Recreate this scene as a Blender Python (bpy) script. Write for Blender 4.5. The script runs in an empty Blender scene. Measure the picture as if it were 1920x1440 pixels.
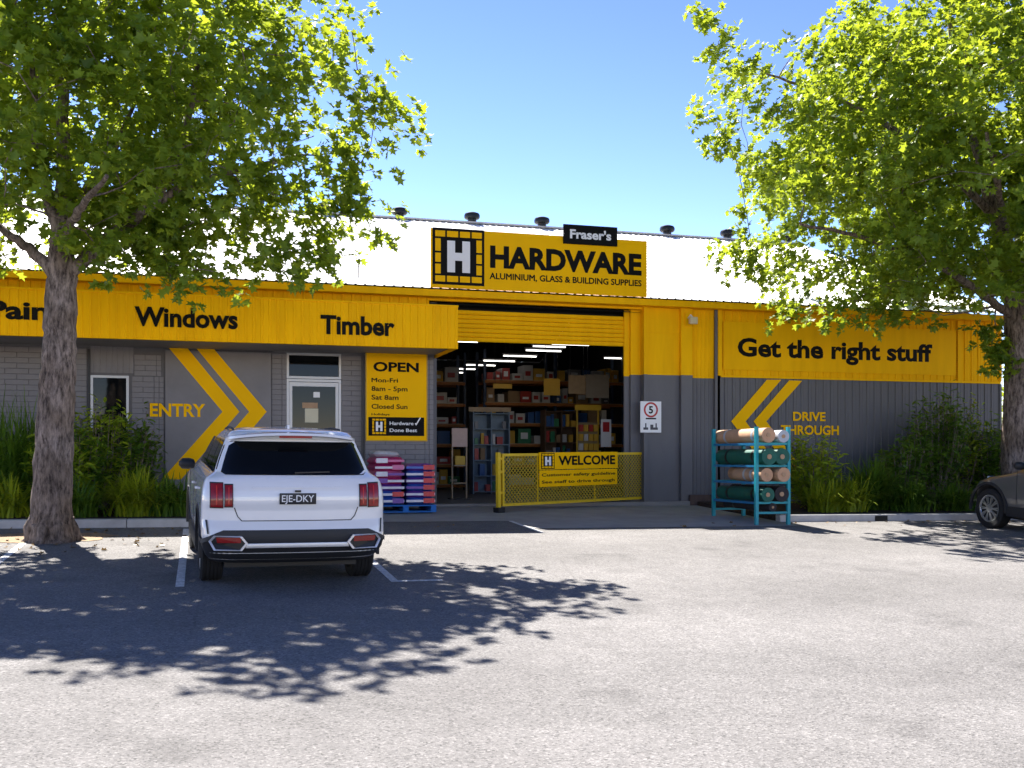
import bpy, bmesh, math, random
import numpy as np
from mathutils import Vector, Matrix, Euler
R = math.radians
random.seed(7)
scene = bpy.context.scene
COL = scene.collection

# ---------------------------------------------------------------- camera, sky, sun, exposure
F_PX, PP_X, HORIZON, CAM_Z = 2000.0, 960.0, 862.0, 1.88
YAW = math.atan(F_PX / 6840.0)
SA, CA = math.sin(YAW), math.cos(YAW)
cam_data = bpy.data.cameras.new('camera')
cam = bpy.data.objects.new('camera', cam_data); COL.objects.link(cam)
cam.location = (0, 0, CAM_Z); cam.rotation_euler = (R(90), 0, -YAW)
cam_data.sensor_width = 36.0; cam_data.lens = 36.0 * F_PX / 1920.0
cam_data.shift_y = (HORIZON - 720.0) / 1920.0
cam_data.clip_end = 3000.0
scene.camera = cam

SUN_DIR = Vector((-0.71, 2.95, 3.99)).normalized()
SUN_ELEV = math.asin(SUN_DIR.z)
world = bpy.data.worlds.new('World'); scene.world = world; world.use_nodes = True
wn = world.node_tree.nodes; wl = world.node_tree.links
for n in list(wn): wn.remove(n)
sky = wn.new('ShaderNodeTexSky'); sky.sky_type = 'NISHITA'; sky.sun_disc = False
sky.sun_elevation = SUN_ELEV; sky.sun_rotation = math.atan2(SUN_DIR.x, SUN_DIR.y)
sky.air_density = 0.75; sky.dust_density = 0.0; sky.ozone_density = 6.0; sky.altitude = 50
bg = wn.new('ShaderNodeBackground'); bg.inputs['Strength'].default_value = 0.06
wo = wn.new('ShaderNodeOutputWorld')
gam = wn.new('ShaderNodeGamma'); gam.inputs['Gamma'].default_value = 1.75
wl.new(sky.outputs['Color'], gam.inputs['Color'])
scl = wn.new('ShaderNodeMix'); scl.data_type = 'RGBA'; scl.blend_type = 'MULTIPLY'; scl.inputs['Factor'].default_value = 1.0
scl.inputs['B'].default_value = (0.455, 0.256, 0.178, 1); wl.new(gam.outputs['Color'], scl.inputs['A'])
wl.new(scl.outputs['Result'], bg.inputs['Color']); wl.new(bg.outputs['Background'], wo.inputs['Surface'])
sd = bpy.data.lights.new('sun', 'SUN'); sd.energy = 2.0; sd.angle = R(0.5); sd.color = (1.0, 0.95, 0.88)
sun = bpy.data.objects.new('sun', sd); COL.objects.link(sun)
sun.rotation_euler = SUN_DIR.to_track_quat('Z', 'Y').to_euler(); sun.location = (-8, 30, 40)
vs = scene.view_settings
scene.display_settings.display_device = 'sRGB'
vs.view_transform = 'Standard'; vs.look = 'None'; vs.gamma = 1.0; vs.use_curve_mapping = False
vs.exposure = 2.95
scene.render.engine = 'CYCLES'
cy = scene.cycles
cy.use_denoising = True; cy.max_bounces = 8; cy.transparent_max_bounces = 8
cy.sample_clamp_indirect = 6.0; cy.caustics_reflective = False; cy.caustics_refractive = False

# ---------------------------------------------------------------- pixel -> place helpers (photo is 1920 x 1440)
GY, GX, GYMAX = 0.0465, -0.0086, 21.0          # the car park rises gently towards the shop
def gz(x, y): return GY * min(max(y, -6.0), GYMAX) + GX * min(max(x, -25.0), 25.0)
def ray(px, py):
    u = (px - PP_X) / F_PX; v = (HORIZON - py) / F_PX
    return Vector((SA + u * CA, CA - u * SA, v))
def on_y(px, py, Y):
    r = ray(px, py); t = Y / r.y
    return Vector((t * r.x, Y, CAM_Z + t * r.z))
def on_g(px, py):
    r = ray(px, py); t = CAM_Z / (GY * r.y + GX * r.x - r.z)
    return Vector((t * r.x, t * r.y, CAM_Z + t * r.z))
GROUND_TILT = Vector((-GX, -GY, 1)).normalized()

# ---------------------------------------------------------------- materials
MATS = {}
def M(name, col, rough=0.6, metal=0.0, var=0.08, scale=6.0, bump=0.0, bscale=60.0, spec=0.4, coat=0.0, stretch=None, emit=0.0, rvar=0.1):
    if name in MATS: return MATS[name]
    m = bpy.data.materials.new(name); m.use_nodes = True
    nt = m.node_tree; N = nt.nodes; L = nt.links
    b = N['Principled BSDF']
    b.inputs['Metallic'].default_value = metal
    b.inputs['Specular IOR Level'].default_value = spec
    b.inputs['Coat Weight'].default_value = coat; b.inputs['Coat Roughness'].default_value = 0.05
    tc = N.new('ShaderNodeTexCoord'); mp = N.new('ShaderNodeMapping')
    L.new(tc.outputs['Object'], mp.inputs['Vector'])
    if stretch: mp.inputs['Scale'].default_value = stretch
    nz = N.new('ShaderNodeTexNoise'); nz.inputs['Scale'].default_value = scale; nz.inputs['Detail'].default_value = 6
    nz.inputs['Roughness'].default_value = 0.65
    L.new(mp.outputs['Vector'], nz.inputs['Vector'])
    cr = N.new('ShaderNodeValToRGB')
    cr.color_ramp.elements[0].position = 0.3; cr.color_ramp.elements[1].position = 0.7
    cr.color_ramp.elements[0].color = [max(0, c * (1 - var)) for c in col] + [1]
    cr.color_ramp.elements[1].color = [min(1, c * (1 + var)) for c in col] + [1]
    L.new(nz.outputs['Fac'], cr.inputs['Fac']); L.new(cr.outputs['Color'], b.inputs['Base Color'])
    mr = N.new('ShaderNodeMapRange'); mr.inputs['To Min'].default_value = max(0.02, rough - rvar); mr.inputs['To Max'].default_value = min(1, rough + rvar)
    L.new(nz.outputs['Fac'], mr.inputs['Value']); L.new(mr.outputs['Result'], b.inputs['Roughness'])
    if bump:
        n2 = N.new('ShaderNodeTexNoise'); n2.inputs['Scale'].default_value = bscale; n2.inputs['Detail'].default_value = 4
        L.new(mp.outputs['Vector'], n2.inputs['Vector'])
        bp = N.new('ShaderNodeBump'); bp.inputs['Strength'].default_value = bump; bp.inputs['Distance'].default_value = 0.02
        L.new(n2.outputs['Fac'], bp.inputs['Height']); L.new(bp.outputs['Normal'], b.inputs['Normal'])
    if emit:
        b.inputs['Emission Color'].default_value = (1, 0.97, 0.9, 1); b.inputs['Emission Strength'].default_value = emit
    MATS[name] = m
    return m

def asphalt_material():
    m = bpy.data.materials.new('asphalt'); m.use_nodes = True
    nt = m.node_tree; N = nt.nodes; L = nt.links; b = N['Principled BSDF']
    tc = N.new('ShaderNodeTexCoord')
    def noise(s, d, r=0.6):
        n = N.new('ShaderNodeTexNoise'); n.inputs['Scale'].default_value = s; n.inputs['Detail'].default_value = d
        n.inputs['Roughness'].default_value = r; L.new(tc.outputs['Object'], n.inputs['Vector']); return n
    def ramp(n, p0, c0, p1, c1):
        c = N.new('ShaderNodeValToRGB'); e = c.color_ramp.elements
        e[0].position = p0; e[1].position = p1; e[0].color = [c0] * 3 + [1]; e[1].color = [c1] * 3 + [1]
        L.new(n.outputs[0], c.inputs['Fac']); return c
    vor = N.new('ShaderNodeTexVoronoi'); vor.inputs['Scale'].default_value = 75; L.new(tc.outputs['Object'], vor.inputs['Vector'])
    stone = N.new('ShaderNodeSeparateColor'); L.new(vor.outputs['Color'], stone.inputs['Color'])
    sr = N.new('ShaderNodeValToRGB'); e = sr.color_ramp.elements
    e[0].position = 0.0; e[0].color = (0.095, 0.091, 0.088, 1); e[1].position = 1.0; e[1].color = (0.268, 0.256, 0.247, 1)
    e2 = sr.color_ramp.elements.new(0.2); e2.color = (0.165, 0.158, 0.153, 1)
    e3 = sr.color_ramp.elements.new(0.75); e3.color = (0.193, 0.184, 0.178, 1)
    L.new(stone.outputs[0], sr.inputs['Fac'])
    big = ramp(noise(0.35, 5), 0.3, 0.86, 0.7, 1.1)
    mid = ramp(noise(2.6, 6, 0.7), 0.25, 0.86, 0.7, 1.1)
    tiny = ramp(noise(28, 5, 0.75), 0.25, 0.8, 0.7, 1.12)
    oil = ramp(noise(0.8, 3, 0.5), 0.60, 1.0, 0.70, 0.80)
    wn_ = noise(1.3, 4, 0.6); ad = N.new('ShaderNodeMix'); ad.data_type = 'VECTOR'; ad.inputs['Factor'].default_value = 0.10
    L.new(tc.outputs['Object'], ad.inputs['A']); L.new(wn_.outputs['Color'], ad.inputs['B'])
    ck = N.new('ShaderNodeTexVoronoi'); ck.feature = 'DISTANCE_TO_EDGE'; ck.inputs['Scale'].default_value = 0.22; L.new(ad.outputs['Result'], ck.inputs['Vector'])
    crk = ramp(ck, 0.0, 0.86, 0.0025, 1.0)
    wear = N.new('ShaderNodeTexWave'); wear.wave_type = 'BANDS'; wear.bands_direction = 'Y'; wear.inputs['Scale'].default_value = 0.09; wear.inputs['Distortion'].default_value = 2.5; wear.inputs['Detail'].default_value = 3
    L.new(tc.outputs['Object'], wear.inputs['Vector']); wr = ramp(wear, 0.2, 0.95, 0.9, 1.06)
    prev = sr.outputs['Color']
    for c in (big, mid, tiny, oil, crk, wr):
        mx = N.new('ShaderNodeMix'); mx.data_type = 'RGBA'; mx.blend_type = 'MULTIPLY'; mx.inputs['Factor'].default_value = 1
        L.new(prev, mx.inputs['A']); L.new(c.outputs['Color'], mx.inputs['B']); prev = mx.outputs['Result']
    L.new(prev, b.inputs['Base Color'])
    b.inputs['Roughness'].default_value = 0.92; b.inputs['Specular IOR Level'].default_value = 0.25
    bp = N.new('ShaderNodeBump'); bp.inputs['Strength'].default_value = 0.5; bp.inputs['Distance'].default_value = 0.006
    L.new(vor.outputs['Distance'], bp.inputs['Height']); L.new(bp.outputs['Normal'], b.inputs['Normal'])
    return m

def leaf_material(name, dark, light, trans, tfac=0.45, rough=0.45):
    m = bpy.data.materials.new(name); m.use_nodes = True
    nt = m.node_tree; N = nt.nodes; L = nt.links
    b = N['Principled BSDF']; out = N['Material Output']
    at = N.new('ShaderNodeAttribute'); at.attribute_name = 'tint'
    mix = N.new('ShaderNodeMix'); mix.data_type = 'RGBA'
    mix.inputs['A'].default_value = (*dark, 1); mix.inputs['B'].default_value = (*light, 1)
    L.new(at.outputs['Fac'], mix.inputs['Factor']); L.new(mix.outputs['Result'], b.inputs['Base Color'])
    b.inputs['Roughness'].default_value = rough; b.inputs['Specular IOR Level'].default_value = 0.35
    tr = N.new('ShaderNodeBsdfTranslucent')
    mt = N.new('ShaderNodeMix'); mt.data_type = 'RGBA'
    mt.inputs['A'].default_value = (*[c * 0.6 for c in trans], 1); mt.inputs['B'].default_value = (*trans, 1)
    L.new(at.outputs['Fac'], mt.inputs['Factor']); L.new(mt.outputs['Result'], tr.inputs['Color'])
    ms = N.new('ShaderNodeMixShader'); ms.inputs['Fac'].default_value = tfac
    L.new(b.outputs['BSDF'], ms.inputs[1]); L.new(tr.outputs['BSDF'], ms.inputs[2]); L.new(ms.outputs['Shader'], out.inputs['Surface'])
    return m

ASPHALT = asphalt_material()
YELLOW = M('yellow_paint', (0.96, 0.485, 0.003), 0.65, spec=0.06, var=0.10, scale=4.5, stretch=(1, 1, 0.12), bump=0.04, bscale=4)
YELLOW_B = M('yellow_board', (0.98, 0.52, 0.002), 0.6, spec=0.06, var=0.03, scale=1.2)
GREY = M('charcoal_paint', (0.12, 0.117, 0.124), 0.55, var=0.12, scale=1.6, stretch=(1, 1, 0.4))
GREY_L = M('mid_grey_paint', (0.20, 0.19, 0.195), 0.6, var=0.12, scale=1.4)
MORTAR = M('painted_mortar', (0.135, 0.13, 0.134), 0.8)
BLOCK = M('painted_block', (0.21, 0.20, 0.205), 0.65, var=0.15, scale=3, bump=0.15, bscale=90)
WHITE_ROOF = M('white_roof_steel', (0.78, 0.78, 0.77), 0.4, var=0.04, scale=1.2)
BLACK = M('black_paint', (0.012, 0.012, 0.013), 0.4, var=0.1)
SIGN_BLACK = M('black_vinyl', (0.006, 0.0055, 0.005), 0.6, var=0.05, spec=0.1)
WHITE = M('white_vinyl', (0.8, 0.8, 0.8), 0.4, var=0.03)
CONC = M('concrete', (0.34, 0.33, 0.31), 0.85, var=0.16, scale=2.2, bump=0.2, bscale=50)
KERB = M('kerb_concrete', (0.48, 0.47, 0.46), 0.85, var=0.2, scale=2.5, bump=0.2, bscale=40)
SLAB = M('warehouse_slab', (0.2, 0.19, 0.18), 0.5, var=0.15, scale=1.2)
SOIL = M('bark_mulch', (0.045, 0.03, 0.02), 0.95, var=0.5, scale=14, bump=1.0, bscale=30)
DIRT = M('dry_dirt', (0.30, 0.21, 0.125), 0.95, var=0.35, scale=9, bump=0.8, bscale=30)
LINE = M('road_paint', (0.60, 0.60, 0.60), 0.8, var=0.42, scale=22)
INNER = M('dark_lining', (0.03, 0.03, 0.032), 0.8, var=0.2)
ALU = M('aluminium', (0.42, 0.42, 0.42), 0.4, metal=0.5, var=0.06)
GLASS = M('dark_glass', (0.004, 0.005, 0.006), 0.04, var=0.1, spec=0.2, rvar=0.02)
STEEL = M('galvanised', (0.35, 0.36, 0.37), 0.45, metal=0.7)
BARK = None

# ---------------------------------------------------------------- object helpers
WM = {}
def link(o, parent=None, local=False):
    COL.objects.link(o)
    if parent is not None:
        o.parent = parent
        if not local:
            o.matrix_parent_inverse = WM[parent.name].inverted()
    WM[o.name] = Matrix.Identity(4) if not local or parent is None else WM[parent.name].copy()
    return o
def tag(o, label=None, cat=None, group=None, kind=None):
    if label: o['label'] = label
    if cat: o['category'] = cat
    if group: o['group'] = group
    if kind: o['kind'] = kind
    return o
def thing(name, loc, label, cat, group=None, mat=None):
    o = bpy.data.objects.new(name, None); COL.objects.link(o)
    o.empty_display_size = 0.2
    m = mat if mat is not None else Matrix.Translation(Vector(loc))
    o.matrix_world = m
    WM[o.name] = m.copy()
    return tag(o, label, cat, group)
def ground_matrix(x, y, rz=0, dz=0):
    z = GROUND_TILT
    rot = Vector((0, 0, 1)).rotation_difference(z).to_matrix().to_4x4()
    return Matrix.Translation(Vector((x, y, gz(x, y) + dz))) @ rot @ Matrix.Rotation(rz, 4, 'Z')

class MB:
    def __init__(s): s.v = []; s.f = []
    def add(s, vs, fs):
        k = len(s.v); s.v += [tuple(v) for v in vs]; s.f += [tuple(i + k for i in f) for f in fs]; return s
    def box(s, x0, x1, y0, y1, z0, z1):
        return s.add([(x0, y0, z0), (x1, y0, z0), (x1, y1, z0), (x0, y1, z0), (x0, y0, z1), (x1, y0, z1), (x1, y1, z1), (x0, y1, z1)],
                     [(0, 3, 2, 1), (4, 5, 6, 7), (0, 1, 5, 4), (1, 2, 6, 5), (2, 3, 7, 6), (3, 0, 4, 7)])
    def bar(s, a, b, w, h=None, up=(0, 0, 1)):
        a = Vector(a); b = Vector(b); h = h or w
        d = (b - a).normalized(); up = Vector(up)
        if abs(d.dot(up)) > 0.95: up = Vector((0, 1, 0))
        r = d.cross(up).normalized() * w / 2; u = r.cross(d).normalized() * h / 2
        vs = [p + i * r + j * u for p in (a, b) for i, j in ((-1, -1), (1, -1), (1, 1), (-1, 1))]
        return s.add(vs, [(0, 1, 2, 3), (7, 6, 5, 4), (0, 4, 5, 1), (1, 5, 6, 2), (2, 6, 7, 3), (3, 7, 4, 0)])
    def prism(s, poly, off):               # poly: 3d points (planar), extruded by vector off
        n = len(poly); off = Vector(off)
        vs = [Vector(p) for p in poly] + [Vector(p) + off for p in poly]
        return s.add(vs, [tuple(range(n)), tuple(range(2 * n - 1, n - 1, -1))] + [(i, (i + 1) % n + 0, (i + 1) % n + n, i + n)[::-1] for i in range(n)])
    def tube(s, pts, rad, n=8, jit=0, cap=True):
        pts = [Vector(p) for p in pts]
        if not hasattr(rad, '__len__'): rad = [rad] * len(pts)
        k = len(s.v); ref = Vector((0.31, 0.95, 0.05))
        for i, p in enumerate(pts):
            d = (pts[min(i + 1, len(pts) - 1)] - pts[max(i - 1, 0)]).normalized()
            r0 = ref if abs(d.dot(ref)) < 0.9 else Vector((1, 0, 0))
            a = d.cross(r0).normalized(); b = d.cross(a).normalized()
            for j in range(n):
                t = 2 * math.pi * j / n; rr = rad[i] * (1 + random.uniform(-jit, jit))
                s.v.append(tuple(p + a * math.cos(t) * rr + b * math.sin(t) * rr))
        for i in range(len(pts) - 1):
            for j in range(n):
                s.f.append((k + i * n + j, k + i * n + (j + 1) % n, k + (i + 1) * n + (j + 1) % n, k + (i + 1) * n + j))
        if cap:
            s.f.append(tuple(k + j for j in range(n))[::-1]); e = k + (len(pts) - 1) * n; s.f.append(tuple(e + j for j in range(n)))
        return s
    def lathe(s, prof, n=24, axis='z', c=(0, 0, 0)):       # prof: (radius, height) list
        k = len(s.v); c = Vector(c)
        for r, h in prof:
            for j in range(n):
                t = 2 * math.pi * j / n; u, w = r * math.cos(t), r * math.sin(t)
                p = {'z': (u, w, h), 'x': (h, u, w), 'y': (u, h, w)}[axis]
                s.v.append(tuple(c + Vector(p)))
        for i in range(len(prof) - 1):
            for j in range(n):
                s.f.append((k + i * n + j, k + i * n + (j + 1) % n, k + (i + 1) * n + (j + 1) % n, k + (i + 1) * n + j))
        s.f.append(tuple(k + j for j in range(n))[::-1]); e = k + (len(prof) - 1) * n; s.f.append(tuple(e + j for j in range(n)))
        return s
    def mesh(s, name, mat, smooth=None, bevel=0):
        me = bpy.data.meshes.new(name); me.from_pydata(s.v, [], s.f)
        bm = bmesh.new(); bm.from_mesh(me)
        if bevel: bmesh.ops.bevel(bm, geom=bm.edges[:], offset=bevel, segments=2, affect='EDGES', profile=0.6)
        bmesh.ops.recalc_face_normals(bm, faces=bm.faces[:]); bm.to_mesh(me); bm.free()
        if mat: me.materials.append(mat)
        if smooth is not None:
            me.shade_smooth(); me.set_sharp_from_angle(angle=R(smooth))
        return me
    def build(s, name, mat, parent=None, local=False, smooth=None, bevel=0):
        return link(bpy.data.objects.new(name, s.mesh(name, mat, smooth, bevel)), parent, local)
def bx(name, mat, parent, x0, x1, y0, y1, z0, z1, bevel=0, local=False):
    return MB().box(x0, x1, y0, y1, z0, z1).build(name, mat, parent, local, bevel=bevel)
def struct(name, mb, mat, smooth=None):
    return tag(mb.build(name, mat, smooth=smooth), kind='structure')
def copy_tree(o, mat):
    r = o.copy(); COL.objects.link(r); r.matrix_world = mat; WM[r.name] = mat.copy()
    for ch in o.children:
        c = ch.copy(); COL.objects.link(c); c.parent = r
        for g in ch.children:
            d = g.copy(); COL.objects.link(d); d.parent = c
    return r
def np_mesh(name, V, F, mat, tint=None):                     # V (n,3), F (m,k) with one k
    me = bpy.data.meshes.new(name); m, k = F.shape
    me.vertices.add(len(V)); me.vertices.foreach_set('co', V.astype(np.float32).ravel())
    me.loops.add(m * k); me.loops.foreach_set('vertex_index', F.astype(np.int32).ravel())
    me.polygons.add(m); me.polygons.foreach_set('loop_start', (np.arange(m) * k).astype(np.int32))
    me.update(calc_edges=True)
    if tint is not None:
        a = me.attributes.new('tint', 'FLOAT', 'POINT'); a.data.foreach_set('value', tint.astype(np.float32))
    me.materials.append(mat); me.validate()
    return me

# ---------------------------------------------------------------- lettering
def text_mesh(body, bold=0.02, space=1.0):
    cu = bpy.data.curves.new('t', 'FONT'); cu.body = body; cu.size = 1.0; cu.offset = bold; cu.space_character = space
    cu.resolution_u = 3
    o = bpy.data.objects.new('t', cu); COL.objects.link(o)
    dg = bpy.context.evaluated_depsgraph_get(); dg.update()
    me = bpy.data.meshes.new_from_object(o.evaluated_get(dg))
    V = np.array([v.co[:] for v in me.vertices]); P = [tuple(p.vertices) for p in me.polygons]
    bpy.data.meshes.remove(me); bpy.data.objects.remove(o); bpy.data.curves.remove(cu)
    return V, P
CAPH = {}
def lettering(body, x0, x1, zb, zt, Y, mat, parent, bold=0.034, name='lettering', frame=None, depth=0.004, space=1.0, sub=None):
    """text fitted between x0..x1, baseline zb, cap top zt, on plane Y facing -Y (or in a frame matrix)"""
    V, P = text_mesh(body, 0 if 'M' in body else bold, space); lay_ = np.zeros(len(V))
    if 'M' in body:                     # the M breaks when its outline is grown, so thicken it with shifted layers
        V0, P0, n0 = V, P, len(V); V = []; P = []; lay_ = []
        for k, (ox, oy) in enumerate(((0, 0), (1, 0), (-1, 0), (0, 1), (0, -1), (.7, .7), (-.7, -.7), (.7, -.7), (-.7, .7))):
            V.append(V0 + np.array([ox * bold, oy * bold, 0])); P += [tuple(i + k * n0 for i in p) for p in P0]; lay_.append(np.full(n0, -.0003 * k))
        V = np.concatenate(V); lay_ = np.concatenate(lay_)
    if bold not in CAPH:
        H, _ = text_mesh('H', bold); CAPH[bold] = (H[:, 1].min(), H[:, 1].max())
    b0, b1 = CAPH[bold]
    xs = (V[:, 0] - V[:, 0].min()) / (V[:, 0].max() - V[:, 0].min()) * (x1 - x0) + x0
    zs = (V[:, 1] - b0) / (b1 - b0) * (zt - zb) + zb
    pts = [(a, Y + d, c) for a, c, d in zip(xs, zs, lay_)]
    if frame is not None: pts = [tuple(frame @ Vector(v)) for v in pts]
    rng = sorted((min(V[i, 0] for i in p), max(V[i, 0] for i in p), p) for p in P)
    words = []; end = -99
    for a, b, p in rng:
        if a - end > (.13 if ' ' in body else 9): words.append([])
        words[-1].append(p); end = max(end, b)
    for w in words:
        used = sorted({i for p in w for i in p}); ix = {u: n for n, u in enumerate(used)}
        me = bpy.data.meshes.new(name); me.from_pydata([pts[u] for u in used], [], [tuple(ix[i] for i in p) for p in w]); me.materials.append(mat)
        o = link(bpy.data.objects.new(name, me), sub or parent)
    return o
def text_px(body, pl, pr, pt, pb, Y, mat, parent, bold=0.034, right_y=None, **kw):
    a = on_y(pl, pb, Y); t = on_y(pl, pt, Y); b = on_y(pr, pb, Y)
    return lettering(body, a.x, b.x, a.z, t.z, Y, mat, parent, bold, **kw)
def h_emblem(x0, x1, z0, z1, Y, parent, frame=None):
    """white H on black inside a ring of yellow bricks"""
    w, h = x1 - x0, z1 - z0
    def P(u0, u1, v0, v1, y0, y1):
        m = MB().box(x0 + u0 * w, x0 + u1 * w, y0, y1, z0 + v0 * h, z0 + v1 * h)
        if frame is not None: m.v = [tuple(frame @ Vector(v)) for v in m.v]
        return m
    e = P(0, 1, 0, 1, Y - 0.006, Y).build('emblem', SIGN_BLACK, parent)
    for u0, u1 in ((.05, .24), (.275, .49), (.525, .72), (.755, .95)):
        for v0, v1 in ((.05, .155), (.845, .95)):
            P(u0, u1, v0, v1, Y - 0.010, Y - 0.006).build('emblem_brick', YELLOW_B, e)
    for v0, v1 in ((.19, .36), (.395, .555), (.59, .81)):
        for u0, u1 in ((.05, .155), (.845, .95)):
            P(u0, u1, v0, v1, Y - 0.010, Y - 0.006).build('emblem_brick', YELLOW_B, e)
    m = P(.28, .43, .22, .78, Y - 0.012, Y - 0.006)
    for q in (P(.57, .72, .22, .78, Y - 0.012, Y - 0.006), P(.43, .57, .43, .57, Y - 0.012, Y - 0.006)): m.add(q.v, q.f)
    m.build('letter', WHITE, e)
    return e

# ================================================================ SETTING
def ground_sheet():
    xs = [-600, -25, 25, 600]; ys = [-600, -6, 21, 900]
    m = MB()
    for y in ys:
        for x in xs: m.v.append((x, y, gz(x, y)))
    for j in range(3):
        for i in range(3): m.f.append((j * 4 + i, j * 4 + i + 1, j * 4 + i + 5, j * 4 + i + 4))
    return struct('car_park_ground', m, ASPHALT)
ground = ground_sheet()
def gpatch(x0, x1, y0, y1, dz):
    return MB().add([(x0, y0, gz(x0, y0) + dz), (x1, y0, gz(x1, y0) + dz), (x1, y1, gz(x1, y1) + dz), (x0, y1, gz(x0, y1) + dz)], [(0, 1, 2, 3)])
def gblock(x0, x1, y0, y1, h, sink=0.05):
    m = MB(); v = []
    for dz in (-sink, h):
        for x, y in ((x0, y0), (x1, y0), (x1, y1), (x0, y1)): v.append((x, y, gz(x, y) + dz))
    return m.add(v, [(0, 3, 2, 1), (4, 5, 6, 7), (0, 1, 5, 4), (1, 2, 6, 5), (2, 3, 7, 6), (3, 0, 4, 7)])
ap = gpatch(2.45, 5.3, 18.08, 20.99, 0.006); q = gpatch(5.3, 10.3, 16.85, 20.99, 0.006); ap.add(q.v, q.f)
struct('concrete_apron', ap, CONC)
struct('entry_path', gpatch(1.1, 2.45, 17.76, 20.99, 0.01), CONC)
for i, (x0, x1) in enumerate(((-9, -4.1), (-4.09, -1.1), (-1.09, 1.0), (1.01, 2.45), (10.32, 12.5), (12.51, 14.7), (14.71, 17.5), (17.51, 21))):
    tag(gblock(x0, x1, 17.58, 17.75, 0.125).build('kerb', KERB, smooth=None, bevel=0.012), kind='structure')
struct('garden_bed', gblock(-9, 1.1, 17.75, 21.18, 0.10), SOIL)
struct('garden_bed', gblock(10.32, 21, 17.75, 21.18, 0.10), SOIL)
for (x0, x1, y0, y1) in ((-2.34, -2.25, 11.7, 17.3), (-0.25, -0.16, 11.7, 17.3), (2.03, 2.12, 11.7, 17.3), (5.22, 5.30, 16.25, 18.9)):
    o = gpatch(x0, x1, y0, y1, 0.004).build('painted_line', LINE, ground)
o = gpatch(2.12, 2.62, 11.7, 11.79, 0.004).build('painted_line', LINE, ground)
# dirt round the foot of the tree
def blob(cx, cy, rx, ry, dz, seed, n=26):
    rnd = random.Random(seed); m = MB(); m.v.append((cx, cy, gz(cx, cy) + dz + 0.03))
    for i in range(n):
        t = 2 * math.pi * i / n; k = rnd.uniform(0.75, 1.15)
        x, y = cx + rx * math.cos(t) * k, cy + ry * math.sin(t) * k
        m.v.append((x, y, gz(x, y) + dz))
    m.f = [(0, 1 + i, 1 + (i + 1) % n) for i in range(n)]
    return m
struct('tree_pit', blob(-2.2, 16.35, 1.15, 0.62, 0.006, 3), DIRT)
bx('drain_grate', BLACK, ground, 12.35, 12.62, 17.565, 17.585, gz(12.4, 17.57) + 0.0, gz(12.4, 17.57) + 0.10)

# ================================================================ THE SHOP
YW, YC = 21.2, 19.2
XL, XR, YB = -9.0, 18.32, 40.4
shop = thing('hardware_store', (4.5, YW, 0.98), 'long yellow and charcoal hardware store with a white steel roof', 'store')

def ribbed(x0, x1, z0, z1, Y, pitch=0.19, depth=0.022, rib=0.045):
    """vertical-rib steel sheet facing -Y"""
    xs = [(x0, 0)]; x = x0 + pitch / 2
    while x + rib < x1:
        xs += [(x, 0), (x + rib * .3, depth), (x + rib * .7, depth), (x + rib, 0)]
        xs += [(x + pitch * .46, 0), (x + pitch * .48, depth * .22), (x + pitch * .53, depth * .22), (x + pitch * .55, 0)]
        x += pitch
    xs = [p for p in xs if p[0] < x1 - 0.003] + [(x1, 0)]
    m = MB()
    for a, d in xs: m.v += [(a, Y - d, z0), (a, Y - d, z1)]
    for i in range(len(xs) - 1): m.f.append((2 * i, 2 * i + 2, 2 * i + 3, 2 * i + 1))
    return m
# --- left wall: core, opening for window and door
WIN = (-1.95, -1.28, 2.25, 3.45); DOOR = (1.62, 2.68, 0.99, 3.97)
core = MB()
zt = 4.70; zb = 0.80
core.box(XL, WIN[0], YW, YW + .2, zb, zt).box(WIN[0], WIN[1], YW, YW + .2, zb, WIN[2]).box(WIN[0], WIN[1], YW, YW + .2, WIN[3], zt)
core.box(WIN[1], DOOR[0], YW, YW + .2, zb, zt).box(DOOR[0], DOOR[1], YW, YW + .2, DOOR[3], zt).box(DOOR[1], 3.12, YW, YW + .2, zb, zt)
wall = core.build('wall', MORTAR, shop)
core = MB().box(3.12, 4.52, 21.04, 21.4, zb, zt)
pier = core.build('pier', MORTAR, shop)
BLK = MB().box(-.195, .195, -.012, .03, 0, .0905).mesh('block', BLOCK, bevel=0.006)
BLKH = MB().box(-.095, .095, -.012, .03, 0, .0905).mesh('block', BLOCK, bevel=0.006)
BLKQ = MB().box(-.04, .04, -.012, .03, 0, .0905).mesh('block', BLOCK, bevel=0.006)
NBLK = 0
def blocks(x0, x1, z0, z1, Y, parent):
    global NBLK
    z = z0; row = 0
    while z + 0.09 < z1 + 0.02:
        x = x0 + 0.004 if row % 2 == 0 else x0 + 0.004; first = row % 2
        while x < x1 - 0.08:
            wd = 0.19 if first else 0.39; first = 0
            if x + wd > x1: wd = 0.19 if x + 0.19 <= x1 else 0.08
            me = {0.39: BLK, 0.19: BLKH, 0.08: BLKQ}[wd]
            o = bpy.data.objects.new('block', me); o.location = (x + wd / 2, Y, z); COL.objects.link(o)
            o.parent = parent; o.matrix_parent_inverse = WM[parent.name].inverted(); NBLK += 1
            x += wd + 0.009
        z += 0.1; row += 1
blocks(-5.6, WIN[0] - .02, 1.75, 3.93, YW, wall)
blocks(WIN[1] + 0.05, -.64, 1.85, 3.45, YW, wall)
blocks(-1.19, -.64, 3.46, 3.93, YW, wall); blocks(1.33, DOOR[0], 1.05, 3.93, YW, wall); blocks(DOOR[1], 3.11, 1.05, 3.93, YW, wall)
blocks(3.13, 4.51, 0.99, 3.93, 21.04, pier)
ribbed(WIN[0], -1.2, 3.5, 4.0, YW - .012, pitch=0.1, depth=0.012, rib=0.03).build('cladding_panel', GREY_L, shop)
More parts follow.
